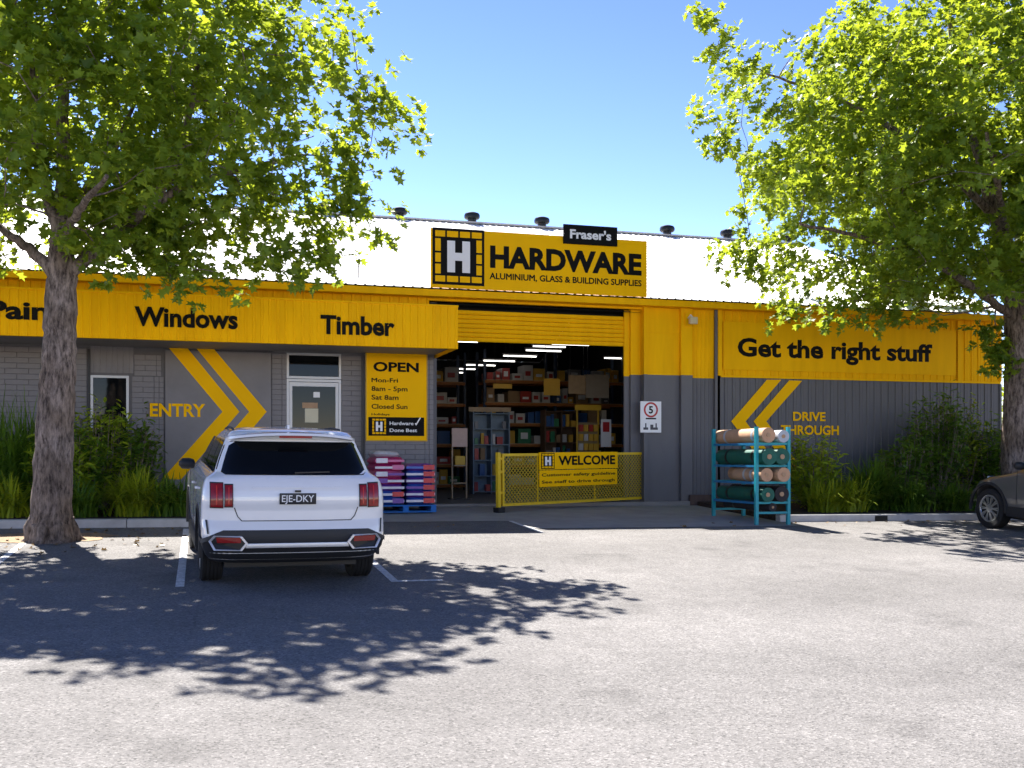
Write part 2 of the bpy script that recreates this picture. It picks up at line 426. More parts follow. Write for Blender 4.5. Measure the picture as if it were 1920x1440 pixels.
bx('rendered_panel', GREY_L, shop, -.63, 1.32, 21.14, YW + .02, .9, 3.95)
bx('downpipe', BLACK, shop, WIN[0] - .045, WIN[0] - .012, YW - .05, YW - .013, 1.0, 3.93)
# window
def window(x0, x1, z0, z1, Y, parent, name='window', fr=0.045, mat=ALU):
    m = MB().box(x0, x0 + fr, Y - .03, Y + .05, z0, z1).box(x1 - fr, x1, Y - .03, Y + .05, z0, z1)
    m.box(x0 + fr, x1 - fr, Y - .03, Y + .05, z0, z0 + fr).box(x0 + fr, x1 - fr, Y - .03, Y + .05, z1 - fr, z1)
    w = m.build(name, mat, parent)
    bx('pane', GLASS, w, x0 + fr, x1 - fr, Y + .01, Y + .02, z0 + fr, z1 - fr)
    return w
window(WIN[0], WIN[1], WIN[2], WIN[3], YW, shop)
window(DOOR[0], DOOR[1], 3.47, DOOR[3], YW + .04, shop, 'transom_window')
m = MB().box(DOOR[0], DOOR[0] + .05, YW + .01, YW + .09, .99, 3.46).box(DOOR[1] - .05, DOOR[1], YW + .01, YW + .09, .99, 3.46).box(DOOR[0] + .05, DOOR[1] - .05, YW + .01, YW + .09, 3.41, 3.46)
m.build('door_frame', ALU, shop)
dx0, dx1 = DOOR[0] + .055, DOOR[1] - .055
m = MB().box(dx0, dx0 + .055, YW + .02, YW + .07, 1.0, 3.40).box(dx1 - .055, dx1, YW + .02, YW + .07, 1.0, 3.40)
m.box(dx0 + .055, dx1 - .055, YW + .02, YW + .07, 3.32, 3.40).box(dx0 + .055, dx1 - .055, YW + .02, YW + .07, 1.0, 1.18)
door = m.build('door', ALU, shop)
bx('pane', GLASS, door, dx0 + .055, dx1 - .055, YW + .04, YW + .05, 1.18, 3.32)
MB().tube([(dx0 + .03, YW + .02, 1.9), (dx0 + .03, YW - .05, 1.92), (dx0 + .03, YW - .05, 2.25), (dx0 + .03, YW + .02, 2.27)], .012, 6).build('handle', STEEL, door)
PAPER = M('paper_notice', (0.62, 0.58, 0.42), 0.7, var=0.05)
KRAFT = M('kraft_paper', (0.42, 0.27, 0.16), 0.75, var=0.12, scale=5)
for k, (a, b, c, d, mt) in enumerate(((572, 597, 766, 792, PAPER), (567, 596, 755, 765, KRAFT), (588, 600, 735, 745, WHITE))):
    p0 = on_y(a, d, YW); p1 = on_y(b, c, YW)
    bx('notice', mt, door, p0.x, p1.x, YW + .032, YW + .038, p0.z, p1.z)

# painted arrows and words
def paint(pts, Y, name='painted_arrow', mat=YELLOW_B):
    m = MB(); P = [on_y(a, b, Y) for a, b in pts]
    m.v = [tuple(p) for p in P]; n = len(P) // 2
    for i in range(n - 1): m.f.append((i, i + 1, len(P) - 2 - i, len(P) - 1 - i))
    return m.build(name, mat, shop)
YP = 21.136
paint([(342, 641), (449, 772), (340, 899), (303, 899), (417, 772), (307, 641)], YP)
paint([(390, 641), (500, 772), (393, 899), (357, 899), (467, 772), (358, 641)], YP)
text_px('ENTRY', 281, 385, 756, 781, YP - .001, YELLOW_B, shop, bold=0.03)

# --- canopy along the left half
cz0, cz1, CX1 = 3.93, 4.70, 4.57
can = MB().box(XL, CX1 - .03, YC + .03, YW, cz0 + .06, cz0 + .10).build('canopy', GREY_L, shop)
ribbed(XL, CX1, cz0, cz1, YC, pitch=0.14, depth=0.014, rib=0.04).build('fascia', YELLOW, can)
x = XL + .38
while x < CX1 - .3:
    bx('lap_joint', YELLOW, can, x, x + .008, YC - .004, YC - .0005, cz0 + .01, cz1 - .01); x += .76
scr = MB(); x = XL + .09
while x < CX1 - .05:
    for z_ in (cz0 + .07, cz1 - .07): scr.box(x - .008, x + .008, YC - .008, YC, z_ - .008, z_ + .008)
    x += .28
scr.build('screws', STEEL, can)['kind'] = 'stuff'
bx('fascia_cap', YELLOW, can, XL, CX1 + .01, YC - .022, YC + .06, cz1, cz1 + .03)
bx('end_panel', YELLOW, can, CX1 - .02, CX1 + .004, YC + .001, YW, cz0, cz1 - .001)
bx('soffit_edge', YELLOW, can, XL, CX1 - .021, YC + .001, YC + .12, cz0 + .002, cz0 + .03)
MB().add([(XL, YC + .05, cz1 - .05), (CX1 - .03, YC + .05, cz1 - .05), (CX1 - .03, YW, cz1 + .12), (XL, YW, cz1 + .12)], [(0, 1, 2, 3)]).build('canopy_roof', STEEL, can)
YT = YC - .018
text_px('Windows', 252, 446, 574, 611, YT, SIGN_BLACK, shop)
text_px('Timber', 601, 740, 590, 626, YT, SIGN_BLACK, shop)
text_px('Paints', -24, 144, 562, 597, YT, SIGN_BLACK, shop)

# --- upper wall, gutter, roof
ZG = 5.17
ribbed(XL, 4.45, 4.70, ZG, YW, pitch=0.19).build('upper_wall', YELLOW, shop)
gut = MB()
prof = [(20.99, ZG + .0), (20.97, ZG + .14), (20.955, ZG + .145), (20.955, ZG + .12), (20.95, ZG + .02), (20.97, ZG - .015), (21.19, ZG - .015), (21.19, ZG + .0)]
gut.box(XL, XR + .05, 20.95, 21.19, ZG - .01, ZG + .13)
gut = gut.build('gutter', YELLOW, shop, bevel=0.015)
bx('lintel', YELLOW, shop, 4.45, 10.83, YW - .005, YW + .1, ZG - .06, ZG - .011)
ROOF_P = math.tan(R(20)); Z0 = ZG + .15; Y0 = 20.93; YR = 30.7; ZR = Z0 + (YR - Y0) * ROOF_P
def roof_sheet(x0, x1):
    m = MB(); pitch = 0.19; xs = [(x0, 0)]; x = x0 + .095
    while x < x1 - .04:
        xs += [(x - .028, 0), (x - .014, .016), (x + .014, .016), (x + .028, 0)]; x += pitch
    xs.append((x1, 0))
    for a, d in xs: m.v += [(a, Y0, Z0 + d), (a, YR, ZR + d), (a, 2 * YR - Y0, Z0 + d)]
    for i in range(len(xs) - 1):
        k = 3 * i; m.f += [(k, k + 3, k + 4, k + 1), (k + 1, k + 4, k + 5, k + 2)]
    return m
roof = roof_sheet(XL - .2, -8.0 + .19).build('roof', WHITE_ROOF, shop)
x = -8.0 + .19
k = 0
rme = None
while x < XR:
    if rme is None:
        rme = roof_sheet(0, 0.76 * 1.0).mesh('roof_sheet', WHITE_ROOF)
    o = bpy.data.objects.new('roof_sheet', rme); o.location = (x, 0, 0.0015 * (k % 2)); COL.objects.link(o)
    o.parent = roof; o.matrix_parent_inverse = WM[roof.name].inverted()
    x += 0.76; k += 1
XR2 = x
rc = MB()
for a, b in ((XL - .2, XR2),): rc.box(a, b, YR - .12, YR + .12, ZR + .0, ZR + .05)
rc.build('ridge_cap', M('ridge_steel', (.45, .45, .45), .4), roof)
for px_, py_ in ((749, 411), (885, 420), (1016, 428), (1251, 446), (1364, 454), (610, 402), (480, 394), (1478, 461)):
    p = on_y(px_, py_, YR)
    v = MB().lathe([(.13, 0), (.13, .08), (.2, .09), (.235, .13), (.235, .20), (.21, .25), (.12, .285), (.02, .29)], 16, 'z', (p.x, YR, ZR + .05))
    v.build('roof_vent', BLACK, roof, smooth=40)
# gable/side and back walls, inside lining
gab = MB()
for X in (XR - .1, XL):
    gab.prism([(X, YW + .11, .8), (X, YB - .2, .8), (X, YB - .2, ZG), (X, YR, ZR - .1), (X, YW + .11, ZG)], (.1, 0, 0))
gab.box(XL, XR, YB - .2, YB - .1, .8, ZG + .1)
gab.build('side_wall', GREY, shop)
bx('floor_slab', SLAB, shop, 3.2, XR - .11, 21.02, YB - .21, .6, .985)
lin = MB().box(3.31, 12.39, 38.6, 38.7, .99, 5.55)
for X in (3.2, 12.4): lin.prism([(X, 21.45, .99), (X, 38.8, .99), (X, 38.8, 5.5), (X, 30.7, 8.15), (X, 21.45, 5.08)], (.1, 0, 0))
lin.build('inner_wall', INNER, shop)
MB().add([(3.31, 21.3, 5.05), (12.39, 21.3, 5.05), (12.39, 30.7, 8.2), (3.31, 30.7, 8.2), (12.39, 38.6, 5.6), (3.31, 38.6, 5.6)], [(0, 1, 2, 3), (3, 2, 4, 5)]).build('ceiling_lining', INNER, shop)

# --- roller door
rd = MB().box(4.5, 8.95, 21.47, 21.5, 4.33, 4.36).build('roller_door', YELLOW, shop)
nsl = 7; zh = (4.98 - 4.33) / nsl
for i in range(nsl):
    z = 4.33 + i * zh; m = MB()
    pr = [(0, 0.0), (-.02, .012), (-.026, zh * .5), (-.02, zh - .014), (0, zh - .004)]
    for X in (4.5, 8.95):
        m.v += [(X, 21.46 + a, z + b) for a, b in pr]
    m.f = [(j, 5 + j, 6 + j, 1 + j) for j in range(4)]
    m.build('slat', YELLOW, rd, smooth=50)
MB().tube([(4.55, 21.75, 5.02), (8.88, 21.75, 5.02)], .12, 12).build('drum', BLACK, rd)
for X in (8.78, 4.53):
    bx('guide_rail', YELLOW if X > 5 else GREY, rd, X, X + .12, 21.40, 21.46, 3.68, 5.1)
    bx('guide_rail', GREY, rd, X, X + .12, 21.40, 21.46, .99, 3.68)
# --- jamb and pieces right of the door
def two(x0, x1, y0, y1, name, zs=3.71):
    bx(name, YELLOW, shop, x0, x1, y0, y1, zs, ZG - .012); bx(name, GREY, shop, x0, x1, y0, y1, .8, zs)
two(8.90, 9.12, 21.33, 21.45, 'jamb'); two(9.12, 9.2, 21.12, 21.4, 'jamb_trim')
two(9.2, 9.98, YW, YW + .15, 'wall_panel'); two(9.98, 10.25, 21.1, YW + .1, 'pilaster')
for z in (1.5, 2.1, 2.7, 3.3):
    bx('panel_joint', GREY, shop, 9.2, 9.98, YW - .008, YW, z, z + .02)
bx('panel_joint', YELLOW, shop, 9.2, 9.98, YW - .012, YW, 4.62, 4.66)
ribbed(10.25, 10.83, 3.66, ZG - .012, YW, .095, .012, .03).build('cladding', YELLOW, shop)
ribbed(10.25, 10.83, .8, 3.66, YW, .095, .012, .03).build('cladding', GREY, shop)
bx('downpipe', YELLOW, shop, 10.86, 10.95, 21.09, YW - .03, 3.72, ZG - .012); bx('downpipe', GREY, shop, 10.80, 10.86, 21.12, YW - .03, .8, ZG - .012)
bx('plinth', M('brown_plinth', (.09, .06, .05), .9, var=.3), shop, 10.15, 10.85, 21.0, 21.09, .8, 1.12)
# --- right wall
zs = 3.71
ribbed(10.96, XR, zs, ZG, YW).build('upper_cladding', YELLOW, shop)
ribbed(10.96, XR, .8, zs - .001, YW).build('lower_cladding', GREY, shop)
bx('drip_flashing', YELLOW, shop, 10.96, XR + .02, YW - .045, YW - .026, zs - .02, zs + .03)
bx('corner_flashing', YELLOW, shop, 17.12, 17.22, YW - .05, YW - .027, zs + .031, ZG - .02)
bx('corner_trim', GREY, shop, XR, XR + .06, YW - .03, YW + .15, .8, zs - .021); bx('corner_trim', YELLOW, shop, XR, XR + .06, YW - .03, YW + .15, zs + .031, ZG)
brd = bx('slogan_board', YELLOW, shop, 11.02, 17.08, YW - .036, YW - .0225, 3.86, 4.92, bevel=.003)
text_px('Get the right stuff', 1383, 1748, 633, 668, YW - .038, SIGN_BLACK, shop, sub=brd)
YR_ = YW - .028
def stripe(pts): paint(pts, YR_)
paint([(1465, 712), (1398, 790), (1466, 880), (1439, 880), (1371, 790), (1438, 712)], YR_)
paint([(1504, 714), (1437, 790), (1505, 880), (1481, 880), (1413, 790), (1480, 713)], YR_)
text_px('DRIVE', 1487, 1548, 772, 789, YR_, YELLOW_B, shop, bold=0.03)
text_px('THROUGH', 1464, 1573, 797, 815, YR_, YELLOW_B, shop, bold=0.03)

# ================================================================ SIGNS
YS = 20.90
a = on_y(808, 539, YS); b = on_y(808, 427, YS); c = on_y(1213, 559, YS)
SX0, SX1, SZ0, SZ1 = a.x, c.x, ZG + .16, b.z
sign = thing('roof_sign', ((SX0 + SX1) / 2, YS, SZ0), 'big yellow roof sign with a white H in a brick ring above the roller door', 'sign')
bx('sign_board', YELLOW_B, sign, SX0, SX1, YS, YS + .05, SZ0, SZ1, bevel=.004)
m = MB()
for X in (SX0 + .5, (SX0 + SX1) / 2, SX1 - .5):
    m.box(X - .03, X + .03, YS + .051, YS + .11, SZ0, SZ1 - .1); m.bar((X, YS + .1, SZ1 - .2), (X, YS + 1.6, SZ0 + .68), .05)
m.build('support_frame', STEEL, sign)
e0 = on_y(811, 535, YS - .002); e1 = on_y(908, 432, YS - .002)
h_emblem(e0.x, e1.x, e1.z - (e1.x - e0.x) * 1.06, e1.z, YS - .002, sign)
text_px('HARDWARE', 919, 1203, 460, 502, YS - .004, SIGN_BLACK, sign, bold=0.045)
text_px('ALUMINIUM, GLASS & BUILDING SUPPLIES', 918, 1203, 511, 523, YS - .004, SIGN_BLACK, sign, bold=0.026)
f0 = on_y(1057, 454, YS - .06); f1 = on_y(1158, 421, YS - .06)
np_ = thing('name_panel', ((f0.x + f1.x) / 2, YS - .03, f0.z), 'small black name panel with white lettering on the top edge of the roof sign', 'sign')
bx('panel', SIGN_BLACK, np_, f0.x, f1.x, YS - .05, YS - .012, f0.z - .02, f0.z + .38, bevel=.004)
bx('bracket', STEEL, np_, (f0.x + f1.x) / 2 - .2, (f0.x + f1.x) / 2 + .2, YS - .0119, YS - .001, f0.z + .05, f0.z + .1)
lettering("Fraser's", f0.x + .14, f1.x - .14, f0.z + .09, f0.z + .28, YS - .053, WHITE, np_)

# opening hours board
YO = 21.025
o0 = on_y(687, 827, YO); o1 = on_y(799, 665, YO)
os_ = thing('opening_hours_sign', ((o0.x + o1.x) / 2, YO, o0.z), 'yellow opening hours board on the block pier by the roller door', 'sign')
OX0, OX1, OZ0, OZ1 = o0.x, o1.x, o0.z + .02, o1.z
bx('board', YELLOW_B, os_, OX0, OX1, YO - .03, YO, OZ0, OZ1, bevel=.004)
m = MB()
for q in ((OX0 - .02, OX0, OZ0 - .02, OZ1 + .02), (OX1, OX1 + .02, OZ0 - .02, OZ1 + .02)): m.box(q[0], q[1], YO - .036, YO, q[2], q[3])
for q in ((OZ0 - .02, OZ0), (OZ1, OZ1 + .02)): m.box(OX0, OX1, YO - .036, YO, q[0], q[1])
m.build('frame', M('frame_yellow', (.55, .33, .02), .5), os_)
YL = YO - .032; W = OX1 - OX0; Hh = OZ1 - OZ0
def ol(t, u0, u1, v0, v1, bold=.022, mat=SIGN_BLACK, y=YL, p=os_): lettering(t, OX0 + u0 * W, OX0 + u1 * W, OZ0 + v0 * Hh, OZ0 + v1 * Hh, y, mat, p, bold)
ol('OPEN', .11, .87, .79, .90, .035)
ol('Mon-Fri', .08, .52, .665, .715); ol('8am - 5pm', .08, .68, .565, .62); ol('Sat 8am', .08, .53, .465, .52); ol('Closed Sun', .08, .68, .36, .415); ol('Holidays', .08, .38, .285, .31)
ban = bx('logo_band', SIGN_BLACK, os_, OX0 + .03 * W, OX0 + .96 * W, YO - .036, YO - .0305, OZ0 + .05 * Hh, OZ0 + .265 * Hh)
h_emblem(OX0 + .08 * W, OX0 + .33 * W, OZ0 + .06 * Hh, OZ0 + .255 * Hh, YO - .037, os_)
ol('Hardware', .38, .78, .175, .215, mat=WHITE, y=YO - .038); ol('Done Best', .38, .84, .095, .135, mat=WHITE, y=YO - .038)
m = MB(); cx_, cz_ = OX0 + .8 * W, OZ0 + .17 * Hh
m.v = [(cx_, YO - .038, cz_ + .04), (cx_ + .03, YO - .038, cz_), (cx_ + .13, YO - .038, cz_ + .16), (cx_ + .10, YO - .038, cz_ + .16), (cx_ + .03, YO - .038, cz_ + .045), (cx_ + .015, YO - .038, cz_ + .055)]
m.f = [(0, 1, 4, 5), (1, 2, 3, 4)]; m.build('tick', WHITE, os_)

# speed sign
YSP = 21.118
s0 = on_y(1200, 811, YSP); s1 = on_y(1239, 753, YSP)
sp = thing('speed_limit_sign', ((s0.x + s1.x) / 2, YSP, s0.z), 'white speed limit sign with a red ring on the charcoal wall by the roller door', 'sign')
bx('plate', WHITE, sp, s0.x, s1.x, YSP - .025, YSP - .001, s0.z, s1.z, bevel=.003)
RED = M('red_vinyl', (0.45, 0.02, 0.02), .45)
cx_, cz_ = (s0.x + s1.x) / 2, s0.z + (s1.z - s0.z) * .73; m = MB(); n = 28
for rr in (.125, .165):
    m.v += [(cx_ + rr * math.cos(2 * math.pi * i / n), YSP - .027, cz_ + rr * math.sin(2 * math.pi * i / n)) for i in range(n)]
m.f = [(i, (i + 1) % n, n + (i + 1) % n, n + i) for i in range(n)]; m.build('ring', RED, sp)
lettering('5', cx_ - .05, cx_ + .05, cz_ - .08, cz_ + .08, YSP - .027, SIGN_BLACK, sp, .03)
bx('bar', SIGN_BLACK, sp, cx_ - .12, cx_ + .12, YSP - .028, YSP - .0255, s0.z + .285, s0.z + .315)
m = MB()
for ux, w_, h_ in ((-.12, .03, .14), (-.12, .11, .05), (.02, .07, .11), (.12, .03, .14), (.1, .12, .05)):
    k = len(m.v); m.v += [(cx_ + ux - w_ / 2, YSP - .027, s0.z + .06), (cx_ + ux + w_ / 2, YSP - .027, s0.z + .06), (cx_ + ux + w_ / 2, YSP - .027, s0.z + .06 + h_), (cx_ + ux - w_ / 2, YSP - .027, s0.z + .06 + h_)]
    m.f.append((k, k + 1, k + 2, k + 3))
m.v = [(v[0], v[1] - .0006 * (i // 4), v[2]) for i, v in enumerate(m.v)]
m.build('pictogram', M('grey_vinyl', (.06, .06, .07), .5), sp)

# floodlight bracket and camera on the pilaster
fl = thing('wall_floodlight', (10.1, 21.1, 4.75), 'small floodlight and bracket under the gutter on the yellow pilaster', 'floodlight')
p = on_y(1293, 600, 21.0)
bx('back_plate', YELLOW, fl, p.x - .07, p.x + .07, 21.06, 21.099, p.z - .12, p.z + .16)
MB().tube([(p.x, 21.07, p.z + .05), (p.x, 20.95, p.z + .1), (p.x + .03, 20.9, p.z + .04)], .018, 8).build('arm', WHITE, fl)
MB().box(p.x - .06, p.x + .12, 20.84, 20.93, p.z - .1, p.z + .05).build('lamp_head', M('cream_plastic', (.6, .5, .3), .5), fl, bevel=.015)
# aerial on the roof
an = thing('roof_aerial', (3.0, 21.6, 5.6), 'thin wire aerial standing on the white roof above the canopy', 'aerial')
p = on_y(672, 532, 21.6); m = MB()
m.tube([(p.x, 21.6, Z0 + (21.6 - Y0) * ROOF_P), (p.x, 21.6, p.z + .42)], .012, 6).build('mast', STEEL, an)
m = MB().tube([(p.x - .35, 21.6, p.z + .36), (p.x + .2, 21.6, p.z + .34), (p.x + .2, 21.6, p.z + .05)], .008, 5).tube([(p.x - .4, 21.6, p.z + .22), (p.x, 21.6, p.z + .05)], .008, 5)
m.build('arm', STEEL, an)

# ================================================================ SAFETY GATE
gl, gr = on_g(930, 962), on_g(1226, 945)
gdir = (gr - gl); GLEN = math.hypot(gdir.x, gdir.y); grz = math.atan2(gdir.y, gdir.x)
gate_m = Matrix.Translation(Vector((gl.x, gl.y, gz(gl.x, gl.y) + .006))) @ Matrix.Rotation(grz, 4, 'Z') @ Matrix.Rotation(-math.atan2(gr.z - gl.z, GLEN) * 1.0, 4, 'Y')
gate = thing('safety_gate', None, 'yellow mesh swing gate with a welcome sign across the roller door', 'gate', mat=gate_m)
GYEL = M('gate_yellow', (0.72, 0.47, 0.012), .45, var=.1)
G0, G1 = .14, 1.10
def gp(mb, name, mat=GYEL, parent=None, **kw): return mb.build(name, mat, parent or gate, local=True, **kw)
gp(MB().bar((.20, 0, G1), (GLEN - .14, 0, G1), .05), 'top_rail'); gp(MB().bar((.20, 0, G0), (GLEN - .14, 0, G0), .05), 'bottom_rail')
gp(MB().box(.15, .20, -.025, .025, G0 - .025, G1 + .025), 'stile'); gp(MB().box(GLEN - .19, GLEN - .14, -.0251, .0251, G0 + .02, G1 - .02), 'stile')
gp(MB().box(1.06, 1.08, -.015, .015, G0, G1), 'brace'); gp(MB().box(2.65, 2.67, -.015, .015, G0, G1), 'brace')
gp(MB().box(.03, .10, -.035, .035, .10, G1 + .05), 'post'); gp(MB().box(GLEN - .07, GLEN, -.035, .035, .10, G1 + .05), 'post')
for z in (.35, .75, 1.0): gp(MB().box(.10, .15, -.015, .015, z, z + .05), 'hinge')
for z in (.4, .8): gp(MB().box(GLEN - .14, GLEN - .07, -.02, .02, z, z + .07), 'hinge', BLACK)
gp(MB().box(.0, .16, -.08, .08, .0, .10), 'foot', BLACK); gp(MB().box(GLEN - .13, GLEN + .03, -.08, .08, .0, .10), 'foot', BLACK)
mm = MB(); p_ = .085; x = .20 - (G1 - G0)
while x < GLEN - .14:
    for sgn in (1, -1):
        xa, xb = (x, x + (G1 - G0)) if sgn > 0 else (x + (G1 - G0), x)
        za, zc = G0, G1
        lo, hi = .20, GLEN - .19
        def clip(xa, za, xb, zc):
            if min(xa, xb) >= hi or max(xa, xb) <= lo: return None
            pts = []
            for (xx, zz), (x2, z2) in (((xa, za), (xb, zc)), ((xb, zc), (xa, za))):
                if xx < lo: zz = zz + (lo - xx) / (x2 - xx) * (z2 - zz); xx = lo
                elif xx > hi: zz = zz + (hi - xx) / (x2 - xx) * (z2 - zz); xx = hi
                pts.append((xx, zz))
            return pts
        c_ = clip(xa, za, xb, zc)
        if c_ and abs(c_[0][0] - c_[1][0]) > .02: mm.bar((c_[0][0], .004 * sgn, c_[0][1]), (c_[1][0], .004 * sgn, c_[1][1]), .012, .012)
    x += p_
msh = gp(mm, 'wire_mesh', M('mesh_yellow', (0.52, 0.37, 0.03), .5)); msh['kind'] = 'stuff'
sb = gp(MB().box(1.08, 3.30, -.055, -.035, .80, 1.14), 'welcome_board', YELLOW_B, bevel=.003)
sb2 = gp(MB().box(1.08, 3.28, -.056, -.036, .46, .785), 'notice_board', YELLOW_B, bevel=.003)
G = gate_m
WM[sb.name] = Matrix.Identity(4); WM[sb2.name] = Matrix.Identity(4)
def glet(t, x0, x1, z0, z1, par, y=-.0575, bold=.025, mat=SIGN_BLACK):
    o = lettering(t, x0, x1, z0, z1, y, mat, par, bold)
    return o
glet('WELCOME', 1.59, 3.22, .88, 1.07, sb, bold=.035); glet('Customer safety guideline', 1.13, 3.22, .665, .725, sb2); glet('See staff to drive through', 1.13, 3.20, .525, .585, sb2)
WM[gate.name + '_l'] = Matrix.Identity(4)
_keep = WM[gate.name]; WM[gate.name] = Matrix.Identity(4)
h_emblem(1.12, 1.48, .815, 1.125, -.056, gate)
WM[gate.name] = _keep

# ================================================================ PALLET AND BAGS
PX0, PY0 = 3.06, 19.45
pz = gz(3.6, 20.0) + .006
PBLUE = M('blue_pallet_paint', (0.012, 0.13, 0.42), .7, var=.25, scale=5)
pal = thing('pallet', (3.62, 20.0, pz), 'blue timber pallet beside the roller door carrying bags', 'pallet')
for X in (PX0, PX0 + .54, PX0 + 1.06): bx('bearer', PBLUE, pal, X, X + .1, PY0, PY0 + 1.16, pz + .022, pz + .115)
for i in range(6): bx('deck_board', PBLUE, pal, PX0, PX0 + 1.16, PY0 + i * .2, PY0 + i * .2 + .15, pz + .1155, pz + .137)
for i in range(3): bx('base_board', PBLUE, pal, PX0, PX0 + 1.16, PY0 + i * .5, PY0 + i * .5 + .15, pz, pz + .0215)
def pillow(w, d, h, seed):
    rnd = random.Random(seed); nx, ny = 10, 12; m = MB()
    for s_ in (1, -1):
        for j in range(ny + 1):
            for i in range(nx + 1):
                u, v = i / nx * 2 - 1, j / ny * 2 - 1
                prof = (max(0, 1 - abs(u) ** 7) ** .5) * (max(0, 1 - abs(v) ** 16) ** .5)
                k = .97 + .03 * (1 - prof)
                m.v.append((u * w / 2 * (1 - .03 * abs(v) ** 4), v * d / 2 * (1 - .02 * abs(u) ** 4), h / 2 + s_ * h / 2 * prof * (1 if s_ < 0 else k) + rnd.uniform(-.003, .003)))
    for s_ in range(2):
        o_ = s_ * (nx + 1) * (ny + 1)
        for j in range(ny):
            for i in range(nx):
                a = o_ + j * (nx + 1) + i; m.f.append((a, a + 1, a + nx + 2, a + nx + 1) if s_ == 0 else (a, a + nx + 1, a + nx + 2, a + 1))
    return m
BAGC = dict(magenta=(.42, .015, .13), pink=(.55, .12, .28), violet=(.14, .04, .30), blue=(.03, .10, .42), white=(.62, .6, .66), red=(.55, .02, .03))
BAGM = {k: M('bag_' + k, v, .35, var=.12, scale=9) for k, v in BAGC.items()}
lay = .152
ORD = ['first', 'second', 'third', 'fourth', 'fifth', 'sixth', 'seventh']
PLASTIC = M('clear_wrap', (.55, .58, .66), .2, var=.15, scale=12)
def bag(cx, z, body, band, patch, i, label, group):
    t = thing('bag', (cx, 20.03, z), label, 'bag', group)
    MB_ = pillow(.565, 1.12, lay, i)
    MB_.v = [(v[0] + cx, v[1] + 20.03, v[2] + z) for v in MB_.v]
    MB_.build('sack', BAGM[body], t, smooth=60)
    yf = 20.03 - .56
    rnd = random.Random(i)
    if band: bx('printed_band', BAGM[band], t, cx - .27, cx + .27, yf - .004, yf + .02, z + lay * .34, z + lay * .62)
    if patch:
        s_ = rnd.choice((-1, 1)) if patch != 'red' else 1
        bx('printed_patch', BAGM[patch], t, cx + s_ * .15 - .1, cx + s_ * .15 + .11, yf - .007, yf + .02, z + lay * .22, z + lay * .8)
LEFT = [('blue', 'white', 'violet'), ('blue', 'white', 'red'), ('violet', 'white', None), ('magenta', 'white', 'violet'), ('pink', 'violet', 'white'), ('magenta', 'white', 'pink'), ('magenta', 'pink', 'white')]
RIGHT = [('blue', 'white', 'red'), ('violet', 'white', 'red'), ('blue', 'violet', 'red'), ('violet', 'white', 'red'), ('blue', 'white', 'red'), ('violet', 'blue', 'red')]
z = pz + .138
for i, (b_, bd, pt) in enumerate(LEFT):
    bag(PX0 + .29, z + i * .124, b_, bd, pt, i, '%s garden bag, %s up from the pallet in the stack nearer the white car' % (b_, ORD[i]), 'bags on the pallet, stack nearer the car')
for i, (b_, bd, pt) in enumerate(RIGHT):
    bag(PX0 + .87, z + i * .124, b_, bd, pt, i + 20, '%s garden bag with red patch, %s up from the pallet, doorway stack' % (b_, ORD[i]), 'bags on the pallet, stack beside the doorway')
mw = pillow(.5, .9, .12, 77); zz = z + 7 * .124 + .02
mw.v = [(v[0] + PX0 + .27, v[1] + 20.05, v[2] + zz - .01 + .05 * (PX0 + .27 - (v[0] + PX0 + .27))) for v in mw.v]
tag(mw.build('wrapped_bag', PLASTIC, smooth=60), 'crumpled bag in clear plastic wrap on top of the magenta bags', 'bag')

# ================================================================ ROLL RACK
RX0, RX1, RY0, RY1 = 9.53, 10.17, 17.05, 18.70
TEAL = M('teal_paint', (0.012, 0.30, 0.36), .45, var=.12)
TEALB = M('blue_paint', (0.01, 0.17, 0.36), .45, var=.12)
rz0 = gz(9.8, 17.8) + .006
rack = thing('roll_rack', ((RX0 + RX1) / 2, (RY0 + RY1) / 2, rz0), 'teal steel ladder rack holding rolls at the edge of the driveway', 'rack')
RH = 1.72
for X in (RX0, RX1):
    for Y in (RY0, RY1):
        bx('post', TEAL, rack, X - .03, X + .03, Y - .03, Y + .03, gz(X, Y) + .006, rz0 + RH)
RL = [.36, .72, 1.02, 1.42]
for z in (.18, .36, .72, 1.02, 1.42):
    for Y in (RY0, RY1): bx('rung', TEAL, rack, RX0 + .03, RX1 - .03, Y - .02, Y + .02, rz0 + z - .02, rz0 + z + .02)
for z in RL:
    for X in (RX0, RX1): bx('side_rail', TEALB, rack, X - .018, X + .018, RY0 + .03, RY1 - .03, rz0 + z - .025, rz0 + z + .015)
GREENR = M('green_mat', (0.008, 0.10, 0.07), .6, var=.2, scale=8); GREENL = M('pale_green_mat', (0.10, 0.30, 0.25), .55, var=.2)
DKROLL = M('charcoal_mat', (0.025, 0.022, 0.025), .8, var=.2); KR = M('kraft_roll_paper', (0.50, 0.30, 0.18), .7, var=.12, scale=5)
GREYR = M('pale_grey_film', (0.42, 0.45, 0.50), .4, var=.1)
